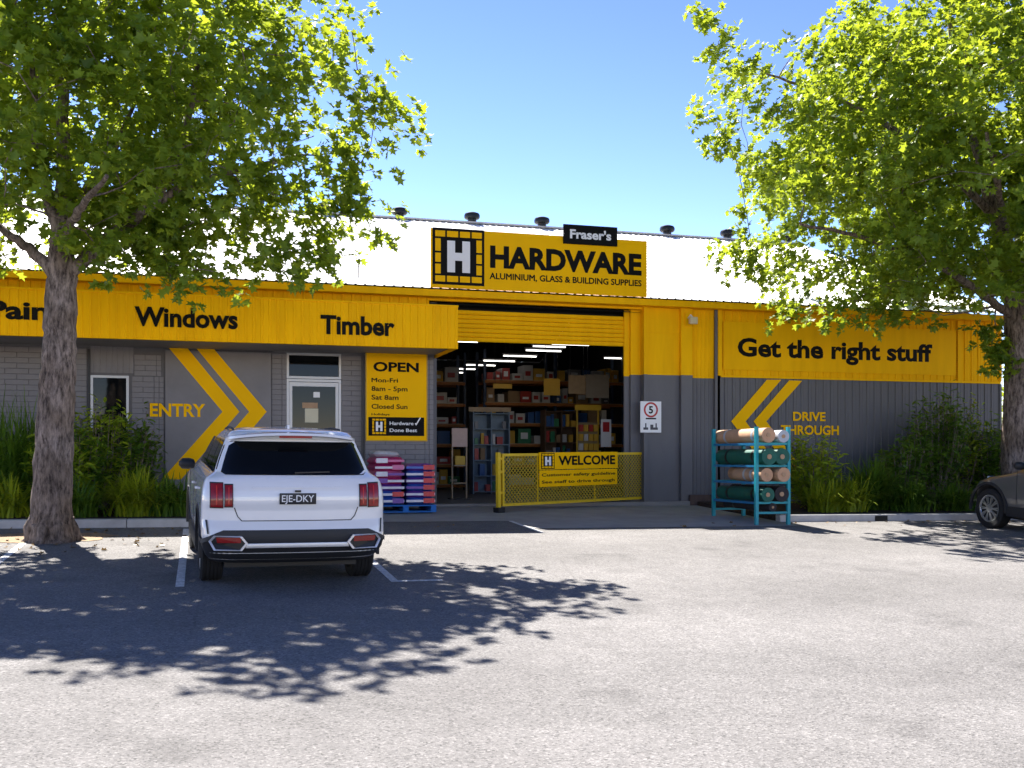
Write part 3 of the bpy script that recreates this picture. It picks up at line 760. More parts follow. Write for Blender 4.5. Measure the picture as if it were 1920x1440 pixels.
def roll(xc, zc, r, mat, label, y0=RY0 - .1, y1=RY1 + .05):
    y0 += random.uniform(-.06, .05); y1 += random.uniform(-.06, .05)
    t = thing('roll', (xc, (y0 + y1) / 2, rz0 + zc - r), label, 'roll', 'rolls lying on the teal rack')
    seg = [(r * (1 + random.uniform(-.035, .01)), y0 + (y1 - y0) * i / 8) for i in range(9)]
    MB().lathe([(r * .3, y0 + .01)] + seg + [(r * .3, y1 - .01)], 24, 'y', (xc, 0, rz0 + zc)).build('wound_sheet', mat, t, smooth=40)
    MB().lathe([(r * .22, y0 - .004), (r * .3, y0 - .004), (r * .3, y0 + .05)], 16, 'y', (xc, 0, rz0 + zc)).build('core', KRAFT, t, smooth=40)
    for yy in (y0 + .35, y1 - .45):
        MB().lathe([(r * 1.016, yy), (r * 1.022, yy + .01), (r * 1.022, yy + .06), (r * 1.016, yy + .07)], 24, 'y', (xc, 0, rz0 + zc)).build('strap', GREYR if mat is KR else BLACK, t, smooth=40)
xm = (RX0 + RX1) / 2
roll(xm - .13, 1.42 + .015 + .135, .135, KR, 'brown paper roll on the top level of the teal rack'); roll(xm + .16, 1.42 + .015 + .115, .115, GREYR, 'pale grey film roll beside the brown roll on top of the teal rack')
roll(xm - .14, 1.02 + .015 + .15, .15, GREENR, 'dark green matting roll on the second level of the teal rack, doorway side'); roll(xm + .165, 1.02 + .015 + .15, .15, GREENR, 'dark green matting roll on the second level of the teal rack, shrub side')
roll(xm - .14, .72 + .015 + .125, .125, KR, 'brown paper roll on the middle level of the teal rack, doorway side', y1=RY0 + 1.0); roll(xm + .15, .72 + .015 + .13, .13, KR, 'brown paper roll on the middle level of the teal rack, shrub side')
roll(xm - .13, .36 + .015 + .13, .13, GREENR, 'dark green matting roll on the lower level of the teal rack'); roll(xm + .16, .36 + .015 + .14, .14, DKROLL, 'charcoal matting roll on the lower level of the teal rack')
roll(xm - .02, .18 + .02 - .005 + .085, .075, DKROLL, 'thin charcoal roll on the bottom rungs of the teal rack', y0=RY0 - .05)

# ================================================================ INSIDE THE SHOP
TUBE = M('fluorescent_tube', (.9, .9, .9), .4, emit=0.6)
ZF = .985
lamps = []
LP0, LP1 = on_y(1070, 646, 23.6), on_y(818, 704, 37.0)
for i in range(8): lamps.append(LP0.lerp(LP1, i / 7))
for px_, py_, Y in ((955, 577, 23.0), (1030, 650, 27.5), (860, 640, 24.5), (900, 578, 26), (1160, 672, 30)): lamps.append(on_y(px_, py_, Y))
for p in lamps:
    t = thing('ceiling_light', tuple(p), 'long fluorescent tube light hanging inside the dark shop', 'light', 'fluorescent lights inside the shop')
    bx('housing', GREY_L, t, p.x - .5, p.x + .5, p.y - .05, p.y + .05, p.z + .03, p.z + .07)
    MB().tube([(p.x - .46, p.y, p.z), (p.x + .46, p.y, p.z)], .016, 8).build('tube', TUBE, t)
    rodt = MB()
    zc = (5.05 + (p.y - 21.3) * .335) if p.y < 30.7 else (8.2 - (p.y - 30.7) * .329)
    for s_ in (-.4, .4): rodt.box(p.x + s_ - .005, p.x + s_ + .005, p.y - .005, p.y + .005, p.z + .07, max(zc, p.z + .1))
    rodt.build('hanger', BLACK, t)
WOOD = M('pale_timber', (.42, .30, .18), .6, var=.15); BLUEG = M('blue_grey_board', (.20, .27, .34), .55, var=.1)
CARD = M('carton_brown', (.30, .19, .10), .8, var=.15); CARDY = M('carton_yellow', (.62, .36, .04), .6); CARDW = M('carton_white', (.55, .53, .50), .6)
GOODS = [CARD, CARDY, CARDW, M('tin_blue', (.03, .10, .28), .4), M('tin_red', (.40, .04, .03), .4), M('tin_green', (.03, .18, .08), .4), M('tin_grey', (.2, .2, .21), .4)]
NAMES = ['brown', 'yellow', 'white', 'blue', 'red', 'green', 'grey']
def shelf_unit(x0, x1, Y, H, n, mat, label, depth=.45, header=None, items=True, seed=1, fill=.9):
    t = thing('shelf_unit', ((x0 + x1) / 2, Y + depth / 2, ZF), label, 'shelf')
    for X in (x0, (x0 + x1) / 2 - .015, x1 - .03): bx('upright', mat, t, X, X + .03, Y, Y + depth, ZF, ZF + H)
    bx('back_panel', mat, t, x0 + .031, x1 - .031, Y + depth - .02, Y + depth - .001, ZF + .05, ZF + H - .01)
    rnd = random.Random(seed)
    for i in range(n + 1):
        z = ZF + .06 + (H - .1) * i / n
        for a, b in ((x0 + .031, (x0 + x1) / 2 - .016), ((x0 + x1) / 2 + .016, x1 - .031)):
            bx('shelf', mat, t, a, b, Y + .005, Y + depth - .021, z - .015, z + .01)
            if i < n and items:
                x = a + .02; row = []
                while x < b - .08:
                    w_ = rnd.uniform(.07, .16); h_ = (H - .1) / n * rnd.uniform(.35, .8)
                    if x + w_ > b: break
                    if rnd.random() < fill:
                        k = rnd.randrange(len(GOODS))
                        o = MB().box(x, x + w_, Y + .03, Y + .03 + w_ * 1.2, z + .0105, z + .01 + h_).build('packet', GOODS[k], bevel=.004)
                        row.append((o, k))
                    x += w_ + rnd.uniform(.01, .08)
                for q, (o, k) in enumerate(row):
                    nb_ = [NAMES[row[w][1]] for w in (q - 1, q + 1) if 0 <= w < len(row)]
                    where = ' by itself' if not nb_ else ' beside a ' + ' and a '.join(nb_) + ' one'
                    tag(o, '%s packet%s, %s shelf of the %s unit' % (NAMES[k], where, ('lowest', 'second', 'third', 'fourth', 'top')[i], label.split(' shelf')[0]), 'packet', 'packets on the shop shelves')
    if header: bx('header', header, t, x0 - .12, x1 + .02, Y - .03, Y - .001, ZF + H + .001, ZF + H + .12)
    return t
a = on_y(887, 900, 27.0); b = on_y(956, 900, 27.0)
shelf_unit(a.x, b.x, 27.0, 2.15, 5, BLUEG, 'blue grey shelf unit with a timber header inside the doorway', header=WOOD, seed=3, fill=.75)
a = on_y(1022, 900, 28.5); b = on_y(1085, 900, 28.5)
shelf_unit(a.x, b.x, 28.5, 2.3, 5, M('dark_timber', (.12, .07, .04), .6), 'dark timber shelf unit behind the welcome sign', seed=5)
# yellow packet stand
a = on_y(1086, 850, 25.5); b = on_y(1128, 850, 25.5)
st = thing('display_stand', ((a.x + b.x) / 2, 25.7, ZF), 'yellow display stand hung with small packets behind the gate', 'stand')
sx0, sx1 = a.x, b.x
STY = M('stand_yellow', (.60, .36, .02), .5)
for X in (sx0, sx1 - .03): bx('post', STY, st, X, X + .03, 25.7, 25.73, ZF, ZF + 2.25)
bx('header', STY, st, sx0 - .05, sx1 + .05, 25.66, 25.699, ZF + 2.16, ZF + 2.3); bx('back_panel', M('pegboard', (.25, .2, .1), .7), st, sx0 + .031, sx1 - .031, 25.71, 25.725, ZF + .3, ZF + 1.85)
bx('foot', BLACK, st, sx0 - .03, sx1 + .03, 25.5, 25.95, ZF, ZF + .03)
for r_ in range(6):
    for c_ in range(4):
        x = sx0 + .04 + c_ * (sx1 - sx0 - .08) / 4; z = ZF + .42 + r_ * .24
        o = bx('packet', random.choice((CARDY, CARDY, CARDW, GOODS[4])), None, x + .01, x + (sx1 - sx0 - .08) / 4 - .015, 25.62, 25.709, z, z + .17)
        tag(o, 'small flat packet hanging on the yellow display stand', 'packet', 'packets on the yellow display stand')
a = on_y(1127, 838, 25.2); b = on_y(1146, 790, 25.2)
bs = thing('poster_board', (a.x + .1, 25.2, ZF), 'white poster board with a red panel beside the yellow display stand', 'sign')
bx('panel', WHITE, bs, a.x, b.x, 25.2, 25.22, a.z, b.z + .05); bx('red_panel', RED, bs, a.x + .05, b.x - .05, 25.195, 25.1995, a.z + .38, b.z - .02)
bx('leg', BLACK, bs, a.x + .08, a.x + .11, 25.205, 25.215, ZF, a.z)
bx('foot', BLACK, bs, a.x, b.x, 25.1, 25.32, ZF, ZF + .02)
# notice stand near the pallet
a = on_y(847, 836, 23.6); b = on_y(876, 803, 23.6)
ns = thing('notice_stand', ((a.x + b.x) / 2, 23.6, ZF), 'timber notice stand with a pale card just inside the doorway', 'stand')
for X in (a.x, b.x - .03): bx('post', WOOD, ns, X, X + .03, 23.6, 23.64, ZF, a.z)
bx('card', M('pink_card', (.50, .36, .30), .7), ns, a.x, b.x, 23.58, 23.599, a.z - .02, b.z)
for z in (.35, .75): bx('shelf', WOOD, ns, a.x + .031, b.x - .031, 23.5, 23.75, ZF + z, ZF + z + .025)
bx('foot', BLACK, ns, a.x - .05, b.x + .05, 23.45, 23.8, ZF, ZF + .02)
o = bx('tub', CARDY, None, a.x + .06, b.x - .06, 23.52, 23.72, ZF + .776, ZF + .98, bevel=.02); tag(o, 'yellow tub on the shelf of the notice stand', 'tub')
# tall racking across the back, with cartons
RACKM = M('racking_blue', (.03, .05, .10), .5); BEAM = M('racking_orange', (.35, .12, .02), .5)
def racking(x0, x1, Y, label, seed, short, levels=(.15, .75, 1.35, 1.95, 2.55, 3.2)):
    t = thing('pallet_racking', ((x0 + x1) / 2, Y + .5, ZF), label, 'racking')
    nb = max(1, round((x1 - x0) / 2.2))
    for i in range(nb + 1):
        X = x0 + (x1 - x0) * i / nb
        for yy in (Y, Y + .9): bx('upright', RACKM, t, X - .04, X + .04, yy, yy + .07, ZF, ZF + 4.1)
    for z in levels:
        for yy in (Y - .04, Y + .97): bx('beam', BEAM, t, x0, x1, yy, yy + .039, ZF + z - .08, ZF + z)
        bx('deck', WOOD, t, x0 + .05, x1 - .05, Y, Y + .96, ZF + z + .0, ZF + z + .02)
    rnd = random.Random(seed)
    for lv, z in enumerate(levels):
        x = x0 + .08; row = []
        while x < x1 - .2:
            w_ = rnd.uniform(.14, .42); h_ = rnd.uniform(.18, .46)
            if x + w_ > x1 - .05: break
            k = rnd.choice((0, 0, 1, 1, 2, 2, 3, 4, 5, 6))
            o = MB().box(x, x + w_, Y + .08, Y + .7, ZF + z + .0205, ZF + z + .02 + h_).build('carton', GOODS[k], bevel=.008)
            if rnd.random() < .6: bx('printed_label', WHITE if k != 2 else GOODS[4], o, x + w_ * .2, x + w_ * .75, Y + .076, Y + .0795, ZF + z + .02 + h_ * .3, ZF + z + .02 + h_ * rnd.uniform(.5, .75))
            row.append((o, k)); x += w_ + rnd.uniform(.01, .12)
        for n, (o, k) in enumerate(row):
            nb_ = [NAMES[row[q][1]] for q in (n - 1, n + 1) if 0 <= q < len(row)]
            where = 'between a %s and a %s one' % tuple(nb_) if len(nb_) == 2 else 'at the end beside a %s one' % nb_[0]
            tag(o, '%s carton %s, %s deck of racking %s' % (NAMES[k], where, ('lowest', 'second', 'third', 'fourth', 'fifth', 'top')[lv], short), 'carton', 'cartons on the racking')
racking(3.5, 7.6, 31.0, 'tall pallet racking deep in the shop behind the shelf unit', 11, 'behind blue shelves')
racking(7.9, 12.2, 29.8, 'tall pallet racking deep in the shop behind the yellow stand', 12, 'behind yellow stand')
# hanging boards
for k, (a0, a1, b0, b1, mt, lb) in enumerate(((1066, 1098, 704, 738, WOOD, 'speckled timber panel hung high behind the doorway'), (1099, 1142, 703, 746, M('taupe_panel', (.30, .26, .21), .7), 'plain taupe panel hung high behind the doorway'), (925, 960, 720, 728, CARDY, 'orange yellow strip sign hung inside the doorway'), (1020, 1050, 710, 741, CARDY, 'yellow panel hung high behind the doorway'))):
    p0 = on_y(a0, b1, 26.5); p1 = on_y(a1, b0, 26.5)
    t = thing('hanging_panel', ((p0.x + p1.x) / 2, 26.5, p0.z), lb, 'panel')
    bx('panel', mt, t, p0.x, p1.x, 26.5, 26.53, p0.z, p1.z)
    m = MB()
    for X in (p0.x + .05, p1.x - .05): m.box(X - .004, X + .004, 26.51, 26.518, p1.z, 5.05 + (26.5 - 21.3) * .335)
    m.build('hanger', BLACK, t)

# ================================================================ VEHICLES
def tire_mats():
    return M('tyre_rubber', (.014, .014, .015), .8, var=.2), M('alloy', (.45, .46, .48), .3, metal=.8), M('brake_dark', (.02, .02, .022), .6)
TYRE, ALLOY, BRAKE = tire_mats()
def wheel(parent, x, y, rad, side, width=.235, spokes=10):
    w_ = width / 2
    t = bpy.data.objects.new('wheel', None); t.empty_display_size = .1; COL.objects.link(t); t.parent = parent; t.location = (x, y, rad)
    r1 = rad * .68
    pr = [(r1, -w_ * .8), (r1 + .02, -w_), (rad * .93, -w_), (rad * .985, -w_ * .86)]
    for i in range(5):
        c = -w_ * .86 + (i + .5) * w_ * 1.72 / 5; hw = w_ * 1.72 / 10
        pr += [(rad, c - hw * .8), (rad, c + hw * .8)] + ([(rad - .009, c + hw * .85), (rad - .009, c + hw * 1.15)] if i < 4 else [])
    pr += [(rad * .985, w_ * .86), (rad * .93, w_), (r1 + .02, w_), (r1, w_ * .8)]
    def lk(mb, nm, mt, sm=35):
        o = bpy.data.objects.new(nm, mb.mesh(nm, mt, sm)); COL.objects.link(o); o.parent = t; return o
    lk(MB().lathe(pr, 48, 'x'), 'tyre', TYRE)
    lk(MB().lathe([(r1 - .001, -w_ * .75), (r1, w_ * .75)], 32, 'x'), 'barrel', BRAKE)
    m = MB(); s = side
    for i in range(spokes):
        a = 2 * math.pi * i / spokes
        for da in (-.10, .10):
            p0 = Vector((s * w_ * .86, .06 * math.cos(a), .06 * math.sin(a))); p1 = Vector((s * w_ * .8, (r1 - .01) * math.cos(a + da), (r1 - .01) * math.sin(a + da)))
            m.bar(p0, p1, .022, .02, up=(1, 0, 0))
    m.lathe([(.02, s * w_ * .93), (.075, s * w_ * .9), (.08, s * w_ * .78)], 16, 'x')
    m.lathe([(r1 - .03, s * w_ * .78), (r1 - .022, s * w_ * .9), (r1 + .002, s * w_ * .93), (r1 + .004, s * w_ * .78)], 40, 'x')
    lk(m, 'rim', ALLOY, 40)
    return t

class Body:
    def __init__(s, table, rrx=.30, rry=.2, frx=.5, fry=.55, bow=.05):
        T = np.array(table); s.T = T; s.rrx, s.rry, s.frx, s.fry, s.bow = rrx, rry, frx, fry, bow
    def at(s, z):
        T = s.T; return [float(np.interp(z, T[:, 0], T[:, i])) for i in (1, 2, 3)]
    def rear_y(s, x, z):
        yr, yf, w = s.at(z); rx = min(s.rrx, w * .8); c = w - rx; ax = abs(x)
        y = yr + s.bow * min(ax / max(c, .01), 1) ** 2 * .6
        if ax > c:
            q = min(1, (ax - c) / rx); y = yr + s.bow * .6 + s.bow * .4 * q + s.rry * (1 - math.sqrt(max(0, 1 - q * q)))
        return y
    def side_x(s, y, z):
        return s.at(z)[2]
    def loop(s, z, nr=10, nc=8, ns=30, nf=10):
        yr, yf, w = s.at(z); rx = min(s.rrx, w * .8); c = w - rx
        pts = [(x, s.rear_y(x, z)) for x in np.linspace(0, c, nr)[:-1]]
        for k in range(nc + 1):
            a = math.pi / 2 * k / nc; x = c + rx * math.sin(a); pts.append((x, s.rear_y(min(x, w - 1e-6), z) if k < nc else yr + s.bow + s.rry))
        y0 = yr + s.bow + s.rry; fx = min(s.frx, w * .8); fy = min(s.fry, (yf - y0) * .4); y1 = yf - .06 - fy
        pts += [(w, y) for y in np.linspace(y0, y1, ns)[1:]]
        for k in range(1, nc + 1):
            a = math.pi / 2 * k / nc; pts.append((w - fx + fx * math.cos(a), y1 + fy * math.sin(a)))
        for k, x in enumerate(np.linspace(w - fx, 0, nf)[1:]): pts.append((x, yf - .06 * (x / (w - fx)) ** 2))
        return pts
    def mesh(s, zs):
        m = MB(); L = []
        for z in zs:
            p = s.loop(z); full = p + [(-x, y) for x, y in p[-2:0:-1]]
            L.append(len(m.v)); m.v += [(x, y, z) for x, y in full]; n = len(full)
        for i in range(len(zs) - 1):
            a, b = L[i], L[i + 1]
            for j in range(n): m.f.append((a + j, a + (j + 1) % n, b + (j + 1) % n, b + j))
        m.f.append(tuple(range(n))[::-1]); m.f.append(tuple(L[-1] + j for j in range(n)))
        return m
    def rear_patch(s, zx, off, nx=14):
        """zx: list of (z, x0, x1); sheet lying off metres behind the rear face"""
        m = MB()
        for z, x0, x1 in zx:
            for x in np.linspace(x0, x1, nx): m.v.append((x, s.rear_y(x, z) - off, z))
        for i in range(len(zx) - 1):
            for j in range(nx - 1):
                a = i * nx + j; m.f.append((a, a + 1, a + nx + 1, a + nx))
        k = len(m.v)                                   # give it thickness
        m.v += [(v[0], v[1] + off + .004, v[2]) for v in m.v[:k]]
        nz = len(zx)
        ring = [j for j in range(nx)] + [i * nx + nx - 1 for i in range(1, nz)] + [(nz - 1) * nx + j for j in range(nx - 2, -1, -1)] + [i * nx for i in range(nz - 2, 0, -1)]
        for a, b in zip(ring, ring[1:] + ring[:1]): m.f.append((a, b, b + k, a + k))
        return m
    def side_patch(s, zy, side, off, ny=10):
        m = MB()
        for z, y0, y1 in zy:
            for y in np.linspace(y0, y1, ny): m.v.append((side * (s.side_x(y, z) + off), y, z))
        for i in range(len(zy) - 1):
            for j in range(ny - 1):
                a = i * ny + j; m.f.append((a, a + 1, a + ny + 1, a + ny))
        return m

def cut_arches(me, ys, rad):
    o = bpy.data.objects.new('tmp', me); COL.objects.link(o); cs = []
    for y in ys:
        for s_ in (-1, 1):
            c = MB().lathe([(rad, min(s_ * .58, s_ * 1.2)), (rad, max(s_ * .58, s_ * 1.2))], 40, 'x', (0, y, .37))
            co = bpy.data.objects.new('cut', c.mesh('cut', None)); COL.objects.link(co); cs.append(co)
            md = o.modifiers.new('b', 'BOOLEAN'); md.object = co; md.operation = 'DIFFERENCE'; md.solver = 'EXACT'
    dg = bpy.context.evaluated_depsgraph_get(); dg.update()
    me2 = bpy.data.meshes.new_from_object(o.evaluated_get(dg))
    for c in cs + [o]: bpy.data.objects.remove(c)
    return me2
SUV_T = [(.27, .30, 4.50, .80), (.32, .17, 4.66, .87), (.40, .06, 4.74, .915), (.50, .01, 4.79, .935), (.58, .0, 4.80, .945), (.66, .02, 4.80, .95), (.74, .055, 4.79, .952),
         (.84, .06, 4.77, .952), (.92, .045, 4.73, .95), (.98, .05, 4.62, .947), (1.04, .06, 4.35, .94), (1.09, .075, 3.95, .93), (1.13, .095, 3.62, .918), (1.165, .12, 3.46, .895), (1.19, .145, 3.40, .855),
         (1.22, .185, 3.33, .815), (1.30, .25, 3.16, .79), (1.40, .32, 2.96, .755), (1.50, .385, 2.75, .715), (1.56, .42, 2.60, .69), (1.605, .44, 2.44, .66), (1.635, .48, 2.25, .635), (1.655, .56, 2.05, .55), (1.67, .72, 1.85, .40), (1.678, .95, 1.6, .2)]
ZSUV = sorted(set([round(float(z), 3) for z in np.linspace(.27, 1.60, 46)] + [t[0] for t in SUV_T]))
CHROME = M('chrome', (.75, .75, .77), .25, metal=.45, var=.03, rvar=.05)
CLAD = M('black_cladding', (.022, .023, .026), .55, var=.1)
LAMP = M('red_lamp', (.26, .004, .006), .12, var=.15, scale=20, spec=.6, rvar=.05); LAMPD = M('lamp_dark', (.06, .003, .004), .2)
def make_car(name, label, mat_w, paint, table, rear=True, plate_text=None):
    car = thing(name, None, label, 'car', mat=mat_w)
    B = Body(table)
    def add(mb, nm, mt, parent=None, smooth=30, bevel=0):
        o = mb.build(nm, mt, parent or car, local=True, smooth=smooth, bevel=bevel); return o
    me = B.mesh(ZSUV).mesh('body', paint)
    me = cut_arches(me, (.98, 3.80), .425); me.shade_smooth(); me.set_sharp_from_angle(angle=R(28))
    body = link(bpy.data.objects.new('body', me), car, True)
    for s_ in (-1, 1):
        for y in (.98, 3.80): wheel(car, s_ * .815, y, .36, s_)
        # wheel-arch lips and sills
        for y in (.98, 3.80):
            m = MB(); n = 22
            for i in range(n + 1):
                a = R(-8) + (math.pi + R(16)) * i / n
                for rr, xx in ((.424, .93), (.424, .962), (.475, .962), (.48, .93)): m.v.append((s_ * xx, y + rr * math.cos(a), .37 + rr * math.sin(a)))
            for i in range(n):
                for j in range(4): m.f.append((i * 4 + j, i * 4 + (j + 1) % 4, i * 4 + 4 + (j + 1) % 4, i * 4 + 4 + j))
            add(m, 'arch_trim', CLAD)
        add(MB().box(min(s_ * .80, s_ * .955), max(s_ * .80, s_ * .955), 1.44, 3.34, .26, .44), 'sill', CLAD, bevel=.02)
        # side glass with pillars
        zz = [1.215, 1.30, 1.40, 1.50, 1.545]
        def sg(y0b, y0t, y1b, y1t, nm):
            g = [(z, y0b + (y0t - y0b) * (z - zz[0]) / .33, y1b + (y1t - y1b) * (z - zz[0]) / .33) for z in zz]
            add(B.side_patch(g, s_, .006), nm, GLASS)
        sg(.46, .66, 1.08, 1.14, 'quarter_window'); sg(1.13, 1.19, 2.02, 2.02, 'rear_window'); sg(2.08, 2.08, 3.12, 2.45, 'front_window')
        m = MB(); 
        for z_, t_ in ((1.20, .012),): m.box(min(s_ * .83, s_ * .842), max(s_ * .83, s_ * .842), .6, 3.2, z_ - .008, z_ + .006)
        add(m, 'belt_trim', CHROME)
        # doors: shut lines and handles
        for y in (1.50, 2.06, 3.10): add(MB().box(min(s_ * .95, s_ * .9545), max(s_ * .95, s_ * .9545), y, y + .008, .5, 1.08), 'shut_line', BLACK)
        for y in (1.25, 2.15): add(MB().box(min(s_ * .945, s_ * .975), max(s_ * .945, s_ * .975), y, y + .2, .98, 1.005), 'door_handle', paint, bevel=.008)
        mr = MB().lathe([(.02, 0), (.075, .02), (.095, .08), (.09, .16), (.03, .2)], 14, 'x', (0, 0, 0))
        mr.v = [(s_ * (.90 + v[0]), 3.0 + v[1] * .9, 1.175 + v[2] * .75) for v in mr.v]
        add(mr, 'mirror', CLAD, smooth=50)
        add(MB().tube([(s_ * .58, .95, 1.63), (s_ * .59, 1.05, 1.662), (s_ * .595, 1.6, 1.668), (s_ * .58, 2.25, 1.64), (s_ * .56, 2.35, 1.61)], .013, 6), 'roof_rail', CLAD)
        # headlamps
        m = MB()
        for x in np.linspace(.45, .86, 8):
            q = B.loop(.9); yy = np.interp(x, [p[0] for p in q if p[1] > 3][::-1], [p[1] for p in q if p[1] > 3][::-1])
            m.v += [(s_ * x, yy + .012, .80), (s_ * x, yy + .008 - .02, .93)]
        for i in range(7): m.f.append((2 * i, 2 * i + 2, 2 * i + 3, 2 * i + 1))
        add(m, 'headlamp', M('headlamp_lens', (.35, .37, .4), .1, metal=.4))
    # grille and windscreen
    yg = B.at(.72)[1]; add(MB().box(-.42, .42, yg - .06, yg + .012, .62, .80), 'grille', BLACK, bevel=.01)
    m = MB(); zz = [1.20, 1.3, 1.4, 1.5, 1.57]
    for z in zz:
        yr, yf, w = B.at(z)
        for x in np.linspace(-(w - .16), w - .16, 11): m.v.append((x, yf - .06 * (x / max(w - .5, .1)) ** 2 + .008 - .1 * (abs(x) / w) ** 6, z))
    for i in range(4):
        for j in range(10): m.f.append((i * 11 + j, i * 11 + j + 1, i * 11 + j + 12, i * 11 + j + 11))
    add(m, 'windscreen', GLASS)
    # rear glass
    zz = np.linspace(1.20, 1.54, 8)
    def xl(z): return B.at(z)[2] - .006
    rg = [(z, -xl(z) + (.12 if i == 0 else .05 if i == 7 else 0), xl(z) - (.12 if i == 0 else .05 if i == 7 else 0)) for i, z in enumerate(zz)]
    add(B.rear_patch(rg, .008, 24), 'rear_glass', GLASS)
    m = MB(); xs = np.linspace(-.68, .68, 21)                                    # spoiler
    for x in xs:
        k = 1 - .35 * abs(x / .68) ** 4; yb = B.rear_y(x, 1.58)
        m.v += [(x, yb + .3, 1.655 - .05 * abs(x / .68) ** 3), (x, yb - .16 * k, 1.635 - .055 * abs(x / .68) ** 2.5), (x, yb - .17 * k, 1.61 - .055 * abs(x / .68) ** 2.5), (x, yb + .01, 1.555 - .03 * abs(x / .68) ** 2)]
    for i in range(20):
        for j in range(4): m.f.append((i * 4 + j, i * 4 + (j + 1) % 4, i * 4 + 4 + (j + 1) % 4, i * 4 + 4 + j))
    m.f += [(0, 1, 2, 3), (83, 82, 81, 80)]
    spo = add(m, 'spoiler', paint, smooth=40)
    add(MB().box(-.17, .17, B.rear_y(0, 1.58) - .163, B.rear_y(0, 1.58) - .15, 1.583, 1.606), 'brake_light', LAMP, spo)
    add(MB().prism([(-.012, .9, 1.675), (-.012, 1.12, 1.675), (-.012, .96, 1.715), (-.012, .9, 1.712)], (.024, 0, 0)), 'aerial_fin', paint)
    add(MB().bar((-.02, B.rear_y(0, 1.2) - .02, 1.225), (.34, B.rear_y(.34, 1.2) - .024, 1.235), .018, .014), 'wiper', BLACK)
    # tail lamps
    for s_ in (-1, 1):
        for k, (x0, x1, za, zb_) in enumerate(((.655, .725, .885, 1.10), (.75, .865, .875, 1.115))):
            zx = [(z, s_ * (x0 + .02 * (z - za) / (zb_ - za) * 0), s_ * x1) for z in np.linspace(za, zb_, 6)]
            tl = add(B.rear_patch(zx, .018, 8), 'tail_lamp', LAMPD if False else LAMP)
            xm_ = (x0 + x1) / 2
            zx = [(z, s_ * (x0 - .008), s_ * (x1 + .008)) for z in np.linspace(za - .012, zb_ + .012, 4)]
            add(B.rear_patch(zx, .010, 8), 'lamp_bezel', BLACK, tl)
            zx = [(z, s_ * (xm_ - .006), s_ * (xm_ + .006)) for z in np.linspace(za + .02, zb_ - .02, 4)]
            add(B.rear_patch(zx, .022, 3), 'light_bar', M('lamp_bar', (.55, .03, .02), .2), tl)
    # tailgate shut lines
    def seam(pts, w_=.009, off=.003):
        m = MB()
        for (xa, za), (xb, zb_) in zip(pts, pts[1:]):
            n = 8
            for i in range(n):
                t0, t1 = i / n, (i + 1) / n
                p0 = (xa + (xb - xa) * t0, za + (zb_ - za) * t0); p1 = (xa + (xb - xa) * t1, za + (zb_ - za) * t1)
                m.bar((p0[0], B.rear_y(p0[0], p0[1]), p0[1]), (p1[0], B.rear_y(p1[0], p1[1]), p1[1]), w_, w_)
        add(m, 'shut_line', BLACK, smooth=None)
    seam([(-.635, .87), (-.60, .78), (-.56, .735), (.56, .735), (.60, .78), (.635, .87)])
    add(B.rear_patch([(z, -.46 - .0, .46) for z in (1.07, 1.075, 1.085)], .012, 12), 'tailgate_crease', paint)
    # number plate
    pl = add(MB().box(-.187, .187, .028, .042, .905, 1.02), 'number_plate', M('plate_black', (.012, .013, .018), .4), bevel=.003)
    if plate_text:
        WM[pl.name] = Matrix.Identity(4)
        lettering(plate_text, -.165, .165, .93, 1.0, .0265, WHITE, pl, .01)
    add(MB().box(-.03, .03, .03, .05, 1.03, 1.05), 'release_handle', BLACK)
    # bumper: dark lower part wrapping the corners
    m = MB(); zs_ = [.27, .30, .36, .44, .52, .60, .645]; nxx = 0
    for z in zs_:
        p = [q for q in B.loop(z) if q[1] < .53]
        p = p + [(p[-1][0], .545)]; full = [(-x, y) for x, y in p[:0:-1]] + p
        nxx = len(full) if not nxx else nxx
        idx = np.linspace(0, len(full) - 1, 41)
        for t in idx:
            i0 = int(t); fr = t - i0; i1 = min(i0 + 1, len(full) - 1)
            x = full[i0][0] * (1 - fr) + full[i1][0] * fr; y = full[i0][1] * (1 - fr) + full[i1][1] * fr
            top = .05 if z > .6 else 0
            m.v.append((x * 1.012, y - .016, z - (.10 * max(0, (abs(x) - .74) / .2) if z > .59 else 0)))
    for i in range(len(zs_) - 1):
        for j in range(40): m.f.append((i * 41 + j, i * 41 + j + 1, i * 41 + j + 42, i * 41 + j + 41))
    add(m, 'bumper', CLAD, smooth=50)
    add(MB().prism([(-.53, -.03, .465), (.53, -.03, .465), (.515, -.03, .512), (-.515, -.03, .512)], (0, .03, 0)), 'skid_plate', M('satin_silver', (.5, .51, .53), .35, metal=.6), bevel=.004)
    for s_ in (-1, 1):
        hx = [(.505, .515), (.565, .59), (.835, .59), (.885, .53), (.835, .44), (.565, .44)]
        def ring(k0, y0, y1, nm, mt, par=None):
            cx_, cz_ = .70, .515; P = []
            for a, b in hx: P.append((s_ * (cx_ + (a - cx_) * k0), y0 + .16 * max(0, (abs(a) - .62) / .3) ** 2, cz_ + (b - cz_) * k0))
            return P
        outer = ring(1.0, -.042, 0, '', None); inner = ring(.86, -.042, 0, '', None); m = MB()
        n = 6; m.v = outer + inner + [(p[0], p[1] + .04, p[2]) for p in outer] + [(p[0], p[1] + .04, p[2]) for p in inner]
        for i in range(n):
            j = (i + 1) % n
            m.f += [(i, j, n + j, n + i), (i, 2 * n + i, 2 * n + j, j), (n + i, n + j, 3 * n + j, 3 * n + i)]
        fin = add(m, 'exhaust_trim', CHROME, smooth=None)
        P = [(p[0], p[1] + .02, p[2]) for p in inner]
        m = MB(); m.v = P; m.f = [tuple(range(6))]; add(m, 'exhaust_insert', BLACK, fin, smooth=None)
